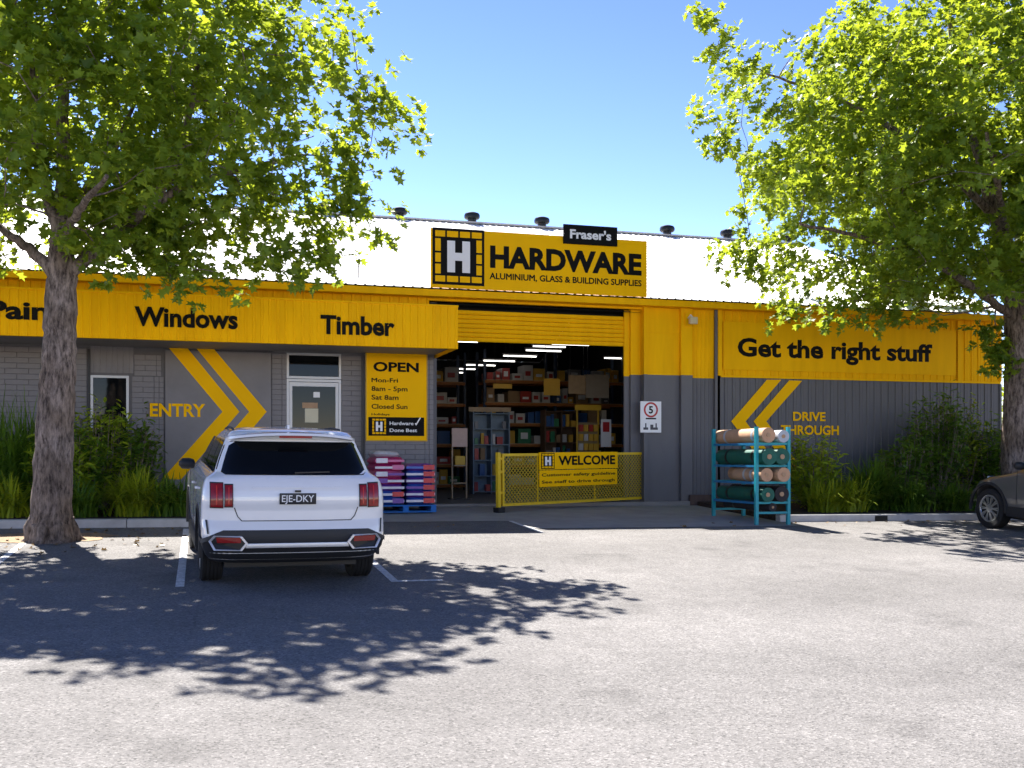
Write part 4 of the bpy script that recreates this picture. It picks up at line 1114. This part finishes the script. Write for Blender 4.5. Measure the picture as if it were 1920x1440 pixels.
        m = MB(); m.v = [(s_ * .575, -.03, .52), (s_ * .805, .022, .52), (s_ * .815, .022, .575), (s_ * .575, -.03, .575)]; m.v += [(v[0], v[1] - .006, v[2]) for v in m.v]; m.f = [(4, 5, 6, 7), (0, 1, 5, 4), (1, 2, 6, 5), (2, 3, 7, 6), (3, 0, 4, 7)]
        add(m, 'reflector', LAMP, fin, smooth=None)
        q = B.rear_patch([(z, s_ * (.885 + (z - .62) * .1), s_ * (.9 + (z - .62) * .12)) for z in (.60, .66, .74)], .012, 3)
        add(q, 'air_vent', BLACK)
    add(MB().box(-.7, .7, .5, 4.3, .20, .29), 'underbody', BLACK)
    return car
PAINT_W = M('white_car_paint', (.84, .84, .84), .25, var=.015, coat=.8, spec=.5, rvar=.03)
PAINT_G = M('grey_car_paint', (.15, .148, .145), .3, metal=.4, var=.03, coat=.8, rvar=.03)
suv = make_car('suv', 'white five door suv parked nose in beside the tree', ground_matrix(.965, 11.22, R(2.6)), PAINT_W, SUV_T, plate_text='EJE-DKY')
_low = {.84: 4.42, .92: 4.20, .98: 3.85, 1.04: 3.55, 1.09: 3.44, 1.13: 3.37, 1.165: 3.31, 1.19: 3.27, 1.22: 3.21}
GRAY_T = [(a, b, _low.get(a, c - (.28 if a < .8 else .12)), d) for a, b, c, d in SUV_T]
car2 = make_car('hatchback', 'dark grey car with alloy wheels parked nose in below the garden tree', ground_matrix(14.70, 12.42, 0), PAINT_G, GRAY_T)

# ================================================================ TREES
def bark_material():
    m = bpy.data.materials.new('bark'); m.use_nodes = True
    N = m.node_tree.nodes; L = m.node_tree.links; b = N['Principled BSDF']
    tc = N.new('ShaderNodeTexCoord'); mp = N.new('ShaderNodeMapping'); mp.inputs['Scale'].default_value = (13, 13, 3.6); L.new(tc.outputs['Object'], mp.inputs['Vector'])
    n1 = N.new('ShaderNodeTexNoise'); n1.inputs['Scale'].default_value = 1.6; n1.inputs['Detail'].default_value = 8; n1.inputs['Roughness'].default_value = .7; L.new(mp.outputs['Vector'], n1.inputs['Vector'])
    n2 = N.new('ShaderNodeTexNoise'); n2.inputs['Scale'].default_value = 2.2; n2.inputs['Detail'].default_value = 5; L.new(tc.outputs['Object'], n2.inputs['Vector'])
    cr = N.new('ShaderNodeValToRGB'); e = cr.color_ramp.elements
    e[0].position = .36; e[0].color = (.045, .03, .024, 1); e[1].position = .62; e[1].color = (.40, .32, .275, 1)
    L.new(n1.outputs['Fac'], cr.inputs['Fac'])
    c2 = N.new('ShaderNodeValToRGB'); c2.color_ramp.elements[0].position = .38; c2.color_ramp.elements[0].color = (.62, .58, .52, 1); c2.color_ramp.elements[1].position = .62; c2.color_ramp.elements[1].color = (1, 1, 1, 1)
    L.new(n2.outputs['Fac'], c2.inputs['Fac'])
    mx = N.new('ShaderNodeMix'); mx.data_type = 'RGBA'; mx.blend_type = 'MULTIPLY'; mx.inputs['Factor'].default_value = 1
    L.new(cr.outputs['Color'], mx.inputs['A']); L.new(c2.outputs['Color'], mx.inputs['B']); L.new(mx.outputs['Result'], b.inputs['Base Color'])
    b.inputs['Roughness'].default_value = .9
    bp = N.new('ShaderNodeBump'); bp.inputs['Strength'].default_value = 1.0; bp.inputs['Distance'].default_value = .05
    L.new(n1.outputs['Fac'], bp.inputs['Height']); L.new(bp.outputs['Normal'], b.inputs['Normal'])
    return m
BARK = bark_material()
LEAF = leaf_material('plane_leaf', (.065, .14, .016), (.19, .29, .028), (.52, .62, .035), .5)
LEAF_SHAPE = np.array([(0, 0), (0, 1.0), (-.17, .66), (-.50, .70), (-.24, .40), (-.46, .16), (.17, .66), (.50, .70), (.24, .40), (.46, .16)])
LEAF_F = np.array([(0, 1, 2, 3, 4, 5), (0, 9, 8, 7, 6, 1)])
def leaves(C, size, rng, shape=LEAF_SHAPE, faces=LEAF_F, droop=.5, fold=.25, outward=None, dirs=None):
    """leaf sheets at points C (n,3)"""
    n = len(C)
    az = rng.uniform(0, 2 * np.pi, n)
    d = np.stack([np.cos(az), np.sin(az), rng.normal(-droop, .45, n)], 1)
    if outward is not None: d = d * .7 + outward * .6
    if dirs is not None: d = dirs.copy()
    d /= np.linalg.norm(d, axis=1, keepdims=True)
    up = np.stack([rng.normal(0, .55, n), rng.normal(0, .55, n), np.ones(n)], 1)
    s = np.cross(d, up); s /= np.linalg.norm(s, axis=1, keepdims=True); nn = np.cross(s, d)
    sz = (size * rng.uniform(.45, 1.3, n))[:, None, None]
    X = shape[:, 0][None, :, None]; Y = shape[:, 1][None, :, None]
    V = C[:, None, :] + sz * (X * s[:, None, :] + Y * d[:, None, :] + (fold * np.abs(X) - .12 * Y ** 2) * nn[:, None, :])
    k = len(shape)
    Fc = (faces[None] + (np.arange(n) * k)[:, None, None]).reshape(-1, faces.shape[1])
    return V.reshape(-1, 3), Fc
def tree(name, label, base, trunk, limbs, centre, rad, ntips, nleaf, seed, leaf=.145, lumps=None, extra=(), zmin=None, shape_fn=None):
    rng = np.random.default_rng(seed); random.seed(seed)
    t = thing(name, tuple(base), label, 'tree', 'plane trees in front of the store')
    # trunk
    pts = [Vector(p) for p, r in trunk]; rr = [r for p, r in trunk]
    dense = []; dr = []
    for i in range(len(pts) - 1):
        for k in range(6):
            f = k / 6; dense.append(pts[i].lerp(pts[i + 1], f) + Vector((random.uniform(-.012, .012), random.uniform(-.012, .012), 0))); dr.append(rr[i] * (1 - f) + rr[i + 1] * f)
    dense.append(pts[-1]); dr.append(rr[-1])
    MB().tube(dense, dr, 28, jit=.05).build('trunk', BARK, t, smooth=60)
    for k in range(7):
        a = 2 * math.pi * (k + random.uniform(-.25, .25)) / 7; ln = random.uniform(.38, .52); c_, s_ = math.cos(a), math.sin(a)
        zb_ = lambda d: gz(base[0] + c_ * d, base[1] + s_ * d) - gz(base[0], base[1]) + base[2]
        MB().tube([(base[0] + c_ * .1, base[1] + s_ * .1, base[2] + .5), (base[0] + c_ * .27, base[1] + s_ * .27, base[2] + .17), (base[0] + c_ * ln * .7, base[1] + s_ * ln * .7, zb_(ln * .7) + .015), (base[0] + c_ * ln, base[1] + s_ * ln, zb_(ln) - .05)],
                  [.08, .09, .055, .025], 9, jit=.08).build('root', BARK, t, smooth=60)
    nodes = []; m = MB()
    for L_, r0, r1 in limbs:
        P = [Vector(p) for p in L_]; out = []
        for i in range(len(P) - 1):
            for k in range(5): out.append(P[i].lerp(P[i + 1], k / 5) + Vector([random.uniform(-.02, .02) for _ in range(3)]))
        out.append(P[-1]); n = len(out)
        m.tube(out, [r0 + (r1 - r0) * i / (n - 1) for i in range(n)], 12, jit=.04)
        nodes += [(p, r0 + (r1 - r0) * i / (n - 1)) for i, p in enumerate(out) if i > 3]
    m.build('limb', BARK, t, smooth=60)
    centre = np.array(centre); rad = np.array(rad)
    tips = []
    while len(tips) < ntips:
        v = rng.normal(size=3); v /= np.linalg.norm(v); r = rng.uniform(.12, 1) ** .42
        k = .97 + .11 * math.sin(3.1 * v[0] + 2.3 * v[2] + seed) + .09 * math.sin(5.3 * v[1] - 4.1 * v[2] + 2 * seed) + .08 * math.sin(9 * v[0] + 7 * v[1])
        p = centre + rad * v * r * k
        if zmin is not None and p[2] < zmin(p): continue
        tips.append(p)
    tips += [np.array(e) for e in extra]
    c0 = np.array(nodes[0][0]); tips.sort(key=lambda p: np.linalg.norm(p - c0))
    m = MB(); NP_ = [np.array(p) for p, _ in nodes]; NR = [r for _, r in nodes]
    for p in tips:
        A = np.array(NP_); d = np.linalg.norm(A - p, axis=1) + np.where(A[:, 2] > p[2] + .3, .8, 0); i = int(d.argmin()); q = A[i]; L_ = np.linalg.norm(p - q)
        r0 = min(NR[i] * .7, .012 + .014 * L_); mid = (p + q) / 2 + rng.normal(0, .08 * L_, 3) + np.array([0, 0, .06 * L_])
        m.tube([q, mid, p], [r0, r0 * .7, .008], 5, cap=False)
        NP_ += [mid, p]; NR += [r0 * .7, .012]
    m.build('twigs', BARK, t, smooth=60)['kind'] = 'stuff'
    C = []; D = []; TN = []
    for p in tips:
        n = int(nleaf * rng.uniform(.6, 1.35)); g = rng.normal(size=(n, 3)) * np.array([.27, .27, .18]) * rng.uniform(.7, 1.25)
        for q in p + g:                                            # rosettes of leaves at the twig ends
            ax = (q - centre) / rad; ax = ax / np.linalg.norm(ax) * .6 + np.array([0, 0, .55]) + rng.normal(0, .35, 3); ax /= np.linalg.norm(ax)
            e1 = np.cross(ax, [.3, .2, .9]); e1 /= np.linalg.norm(e1); e2 = np.cross(ax, e1)
            nl = rng.integers(6, 10); ph = np.arange(nl) * 2.4 + rng.uniform(0, 6)
            d = np.cos(ph)[:, None] * e1 + np.sin(ph)[:, None] * e2 + rng.uniform(-.25, .75, nl)[:, None] * ax
            d[:, 2] -= .15
            C.append(q + d * .03 + rng.normal(0, .02, (nl, 3))); D.append(d); TN.append(np.clip(rng.normal(.45, .2) + rng.normal(0, .12, nl), 0, 1))
    C = np.concatenate(C); D = np.concatenate(D)
    V, Fc = leaves(C, leaf, rng, dirs=D)
    tint = np.repeat(np.concatenate(TN), len(LEAF_SHAPE))
    o = link(bpy.data.objects.new('crown', np_mesh('crown', V, Fc, LEAF, tint)), t); o['kind'] = 'stuff'
    return t
def at_d(px, py, Y): return on_y(px, py, Y)
bl = on_g(96, 1014); YT1 = bl.y
def T1(px, py, dy=0): return tuple(on_y(px, py, YT1 + dy))
trunk1 = [((bl.x, bl.y, bl.z - .1), 0.372), ((bl.x, bl.y, bl.z + .12), 0.302), (T1(97, 960), 0.265), (T1(100, 850), 0.249), (T1(106, 740), 0.237), (T1(112, 640), 0.216), (T1(115, 560), 0.206), (T1(116, 500), 0.186), (T1(117, 440), 0.153)]
limbs1 = [([T1(122, 520), T1(200, 450, -.1), T1(285, 385, -.3), T1(325, 320, -.4), T1(350, 240, -.5), T1(372, 120, -.6)], .105, .03),
          ([T1(105, 515), T1(55, 465, .1), T1(0, 430, .2), T1(-110, 330, .5)], .095, .03),
          ([T1(116, 450), T1(135, 380, .3), T1(190, 330, .6), T1(250, 200, 1.0)], .10, .03),
          ([T1(116, 450), T1(95, 390), T1(70, 300, -.4), T1(60, 100, -.8)], .11, .03),
          ([T1(116, 445), T1(118, 330, .2), T1(120, 150, .3), T1(140, -80, .3)], .13, .04),
          ([T1(290, 380, -.3), T1(370, 340, -.2), T1(460, 320, .1), T1(560, 290, .3)], .06, .02),
          ([T1(112, 480), T1(130, 420, -.6), T1(160, 380, -1.6), T1(200, 330, -2.6)], .08, .025),
          ([T1(112, 480), T1(100, 410, .8), T1(90, 360, 1.8), T1(80, 320, 2.6)], .08, .025)]
cc = on_y(175, 180, YT1)
def zmin1(p): return 1.88 + .190 * (p[0] * SA + p[1] * CA) + .25 * math.sin(p[0] * 2.1) + .2 * math.sin(p[1] * 2.7)
tree('plane_tree', 'broad plane tree with a thick rough trunk beside the white suv', bl, trunk1, limbs1, (cc.x, YT1 + .1, 6.95), (3.35, 2.9, 2.7), 370, 12.5, 11, leaf=.138, zmin=zmin1,
     extra=[T1(740, 225), T1(720, 190), T1(700, 240), T1(660, 60), T1(670, 130), T1(680, 300), T1(650, 330), T1(670, 425), T1(640, 400), T1(600, 480), T1(560, 500), T1(420, 520), T1(690, 175), T1(620, 465), T1(575, 455), T1(520, 490), T1(470, 480), T1(380, 505), T1(320, 520), T1(680, 395), T1(650, 370), T1(610, 420)])
br = Vector((16.55, 18.55, gz(16.55, 18.55) + .10)); YT2 = br.y
def T2(px, py, dy=0): return tuple(on_y(px, py, YT2 + dy))
trunk2 = [((br.x, br.y, br.z - .1), .42), ((br.x, br.y, br.z + .12), .36), (T2(1908, 890), .33), (T2(1910, 780), .31), (T2(1912, 680), .285), (T2(1908, 620), .26), (T2(1903, 570), .21), (T2(1890, 510), .17)]
limbs2 = [([T2(1892, 515), T2(1872, 440), T2(1845, 330, -.3), T2(1800, 180, -.5), T2(1780, 40, -.6)], .15, .04),
          ([T2(1905, 600), T2(1860, 565, -.1), T2(1800, 520, -.3), T2(1720, 480, -.6), T2(1600, 440, -.9), T2(1500, 420, -1.1)], .10, .025),
          ([T2(1905, 580), T2(1935, 500), T2(1980, 380, .3), T2(2040, 200, .4)], .14, .04),
          ([T2(1860, 400, -.2), T2(1760, 300, -.4), T2(1640, 220, -.4), T2(1540, 170, -.3), T2(1440, 140, -.2)], .09, .02),
          ([T2(1900, 540), T2(1890, 450, -1.0), T2(1870, 350, -2.2), T2(1850, 250, -3.2)], .11, .03),
          ([T2(1900, 540), T2(1910, 450, 1.0), T2(1920, 350, 2.2), T2(1920, 250, 3.2)], .11, .03),
          ([T2(1910, 610), T2(1960, 570), T2(2030, 530, -.4), T2(2120, 480, -.8)], .09, .02)]
cc2 = on_y(1850, 230, YT2)
def zmin2(p): return 1.88 + .145 * (p[0] * SA + p[1] * CA) + .3 * math.sin(p[0] * 1.9 + 1) + .2 * math.sin(p[1] * 2.3)
tree('plane_tree', 'tall plane tree rising from the garden bed behind the dark grey car', br, trunk2, limbs2, (cc2.x, YT2 - .2, 8.1), (5.0, 4.8, 4.4), 760, 17, 23, leaf=.142, zmin=zmin2,
     extra=[T2(1325, 40), T2(1360, 60), T2(1325, 215), T2(1350, 250), T2(1380, 300), T2(1345, 110), T2(1400, 130), T2(1380, 480), T2(1400, 400), T2(1420, 510), T2(1390, 470), T2(1480, 560), T2(1560, 590), T2(1650, 600), T2(1860, 640), T2(1875, 690), T2(1870, 620), T2(1865, 660)])

# ================================================================ SHRUBS
BLADE_D = leaf_material('strappy_leaf_dark', (.04, .10, .012), (.12, .22, .02), (.28, .42, .02), .3)
BLADE_L = leaf_material('strappy_leaf_lime', (.15, .23, .014), (.38, .45, .025), (.55, .6, .025), .35)
SHRUB_D = leaf_material('shrub_leaf_dark', (.04, .10, .013), (.12, .22, .02), (.30, .45, .025), .35)
SHRUB_L = leaf_material('shrub_leaf_lime', (.13, .23, .014), (.38, .48, .03), (.6, .66, .035), .4)
def clump(name, label, x, y, n, h, spread, mat, seed, width=.022, cat='plant', group=None):
    rng = np.random.default_rng(seed); z0 = gz(x, y) + .09; n = int(n * 1.6); width *= .68
    t = thing(name, (x, y, z0), label, cat, group)
    seg = 6; V = []; Fc = []
    az = rng.uniform(0, 2 * np.pi, n); ln = 1.0 * h * rng.uniform(.55, 1.2, n); lean = rng.uniform(.05, 1, n) ** .55 * spread * 1.45
    for i in range(n):
        dx, dy = math.cos(az[i]), math.sin(az[i]); bx_, by_ = x + rng.normal(0, .15), y + rng.normal(0, .12)
        for k in range(seg + 1):
            u = k / seg; r = lean[i] * (.35 * u + .65 * u * u); z = z0 + ln[i] * (u - .50 * u ** 2.4 * (lean[i] / spread))
            w = width * (1 - u ** 2.2) + .002
            px_, py_ = bx_ + dx * r, by_ + dy * r
            V += [(px_ - dy * w, py_ + dx * w, z), (px_ + dy * w, py_ - dx * w, z)]
        b = i * (seg + 1) * 2
        for k in range(seg): Fc.append((b + 2 * k, b + 2 * k + 1, b + 2 * k + 3, b + 2 * k + 2))
    tint = np.repeat(np.clip(rng.normal(.5, .28, n), 0, 1), (seg + 1) * 2)
    o = link(bpy.data.objects.new('foliage', np_mesh('foliage', np.array(V), np.array(Fc), mat, tint)), t); o['kind'] = 'stuff'
    return t
LANCE = np.array([(0, 0), (0, 1.0), (-.10, .8), (-.17, .5), (-.12, .18), (-.03, .02), (.10, .8), (.17, .5), (.12, .18), (.03, .02)])
def shrub(name, label, x, y, h, rx, ry, nst, per, mat, seed, leaf=.15, top=None, cat='shrub', clear=.0):
    rng = np.random.default_rng(seed); z0 = gz(x, y) + .09
    t = thing(name, (x, y, z0), label, cat, None); m = MB(); C = []
    for i in range(nst):
        a = rng.uniform(0, 2 * np.pi); r = rng.uniform(.1, 1) ** .6; hh = 1.22 * h * rng.uniform(.45, 1.02) * (1 - .25 * r * r)
        p1 = np.array([x + rx * r * math.cos(a), y + ry * r * math.sin(a), z0 + hh])
        p0 = np.array([x + .1 * rx * math.cos(a), y + .1 * ry * math.sin(a), z0])
        mid = (p0 + p1) / 2 + np.array([rx * .12 * math.cos(a), ry * .12 * math.sin(a), .05])
        m.tube([p0, mid, p1], [.014, .01, .005], 5, cap=False)
        for k in range(int(per * 1.5)):
            u = rng.uniform(.18 + clear, 1.03); q = p0 * (1 - u) ** 2 + 2 * mid * u * (1 - u) + p1 * u * u
            C.append(q + rng.normal(0, .09, 3))
    m.build('stem', BARK, t)
    C = np.array(C); V, Fc = leaves(C, leaf, rng, LANCE, LEAF_F, droop=-.25, fold=.35)
    tint = np.repeat(np.clip(rng.normal(.45, .3, len(C)), 0, 1), len(LANCE))
    o = link(bpy.data.objects.new('foliage', np_mesh('foliage', V, Fc, mat, tint)), t); o['kind'] = 'stuff'
    return t
def bed(px, Y): return on_y(px, 950, Y).x
clump('cycad', 'tall dark strappy plant against the block wall left of the tree trunk', bed(20, 19.6), 19.6, 340, 2.2, .95, BLADE_D, 1, .02)
clump('cycad', 'dark strappy plant whose fronds reach behind the tree trunk', bed(62, 19.9), 19.9, 300, 2.2, .7, BLADE_D, 2, .02)
clump('strappy_plant', 'lime green strappy plant at the kerb left of the tree trunk', bed(5, 18.4), 18.4, 260, .85, .45, BLADE_L, 3)
shrub('leafy_shrub', 'big lime green leafy shrub below the small window', bed(190, 19.9), 19.9, 1.55, .55, .5, 46, 34, SHRUB_L, 4)
shrub('leafy_shrub', 'dark leafy shrub against the grey wall between the window and the entry word', bed(245, 20.1), 20.1, 1.5, .55, .5, 46, 34, SHRUB_D, 5)
shrub('leafy_shrub', 'dark leafy shrub just right of the tree trunk', bed(150, 19.5), 19.5, 1.3, .5, .5, 40, 34, SHRUB_D, 6)
clump('strappy_plant', 'arching yellow green strappy plant at the kerb below the entry word', bed(255, 18.5), 18.5, 420, .95, .65, BLADE_L, 7)
clump('strappy_plant', 'low reddish brown strappy plant at the kerb beside the white suv', bed(322, 18.5), 18.5, 260, .85, .45, BLADE_D, 8)
clump('strappy_plant', 'low dark strappy plant at the kerb behind the tree trunk', bed(140, 18.4), 18.4, 260, .7, .5, BLADE_D, 18)
shrub('leafy_shrub', 'yellow green leafy shrub beside the teal rack', bed(1528, 19.3), 19.3, 1.3, .55, .5, 60, 40, SHRUB_L, 9, leaf=.14)
clump('strappy_plant', 'yellow green strappy plant at the foot of the shrub beside the teal rack', bed(1545, 18.5), 18.5, 260, .75, .5, BLADE_L, 19)
clump('strappy_plant', 'dark green arching strappy plant below the drive through words', bed(1632, 18.9), 18.9, 560, 1.25, .75, BLADE_D, 10)
shrub('leafy_shrub', 'tall leafy shrub with pale tips against the ribbed charcoal wall', bed(1755, 19.9), 19.9, 2.15, .85, .6, 85, 44, SHRUB_D, 12, leaf=.13, clear=.15)
shrub('leafy_shrub', 'pale tipped upright shrub standing between the tall dark shrub and the tree', bed(1800, 20.3), 20.3, 2.0, .6, .5, 40, 34, SHRUB_L, 13, leaf=.12, clear=.25)
shrub('leafy_shrub', 'dark leafy shrub at the shop corner behind the grey car', bed(1858, 20.1), 20.1, 1.7, .6, .55, 55, 40, SHRUB_D, 14)
shrub('leafy_shrub', 'dark leafy shrub at the foot of the tree behind the grey car', bed(1905, 20.5), 20.5, 1.6, .7, .55, 55, 40, SHRUB_D, 15)
shrub('leafy_shrub', 'mid green leafy shrub between the strappy plant and the tall shrub', bed(1690, 19.6), 19.6, 1.25, .5, .5, 44, 34, SHRUB_D, 41, leaf=.15)
clump('strappy_plant', 'dark strappy plant at the kerb below the tall shrub', bed(1705, 18.5), 18.5, 300, .8, .55, BLADE_D, 42)
clump('strappy_plant', 'green strappy plant at the kerb in front of the shop corner', bed(1790, 18.6), 18.6, 300, .75, .55, BLADE_D, 43)
clump('strappy_plant', 'lime strappy plant at the kerb between the rack and the arching plant', bed(1588, 18.6), 18.6, 300, .9, .55, BLADE_L, 44)
shrub('leafy_shrub', 'bushy lime shrub right behind the tree trunk against the block wall', bed(120, 19.2), 19.2, 1.1, .55, .5, 44, 34, SHRUB_L, 45)
# trees far beyond the shop corner
for i, (px_, Y, h, s) in enumerate(((1900, 46, 6.5, 31), (1960, 52, 8, 32))):
    p = on_y(px_, 900, Y); shrub('distant_tree', 'leafy tree far beyond the shop corner' if i == 0 else 'taller leafy tree far beyond the shop corner behind the trunk', p.x + 1.5, Y, h, 2.6, 2.2, 70, 40, SHRUB_L, s, leaf=.45, cat='tree')
# leaf litter under the trees
rng = np.random.default_rng(5); P = []
for cx_, cy_, sx_, sy_, n in ((-2.0, 16.2, 1.6, .9, 150), (0.2, 17.3, 2.2, .25, 60), (14, 17.3, 3, .25, 70)):
    for _ in range(n):
        x, y = cx_ + rng.normal(0, sx_), cy_ + rng.normal(0, sy_)
        if y < 17.5: P.append((x, y, gz(x, y) + .012))
P = np.array(P); dd = np.stack([rng.normal(size=len(P)), rng.normal(size=len(P)), np.zeros(len(P))], 1)
V, Fc = leaves(P, .075, rng, dirs=dd); V[:, 2] = np.maximum(V[:, 2], GY * V[:, 1] + GX * V[:, 0] + .004)
LITTER = leaf_material('dry_leaf', (.13, .075, .03), (.30, .20, .08), (.2, .12, .04), .15)
tag(link(bpy.data.objects.new('leaf_litter', np_mesh('leaf_litter', V, Fc, LITTER, np.repeat(rng.uniform(0, 1, len(P)), len(LEAF_SHAPE))))), 'scattered dry fallen leaves on the car park under the trees', 'leaves', kind='stuff')
bpy.context.view_layer.update()
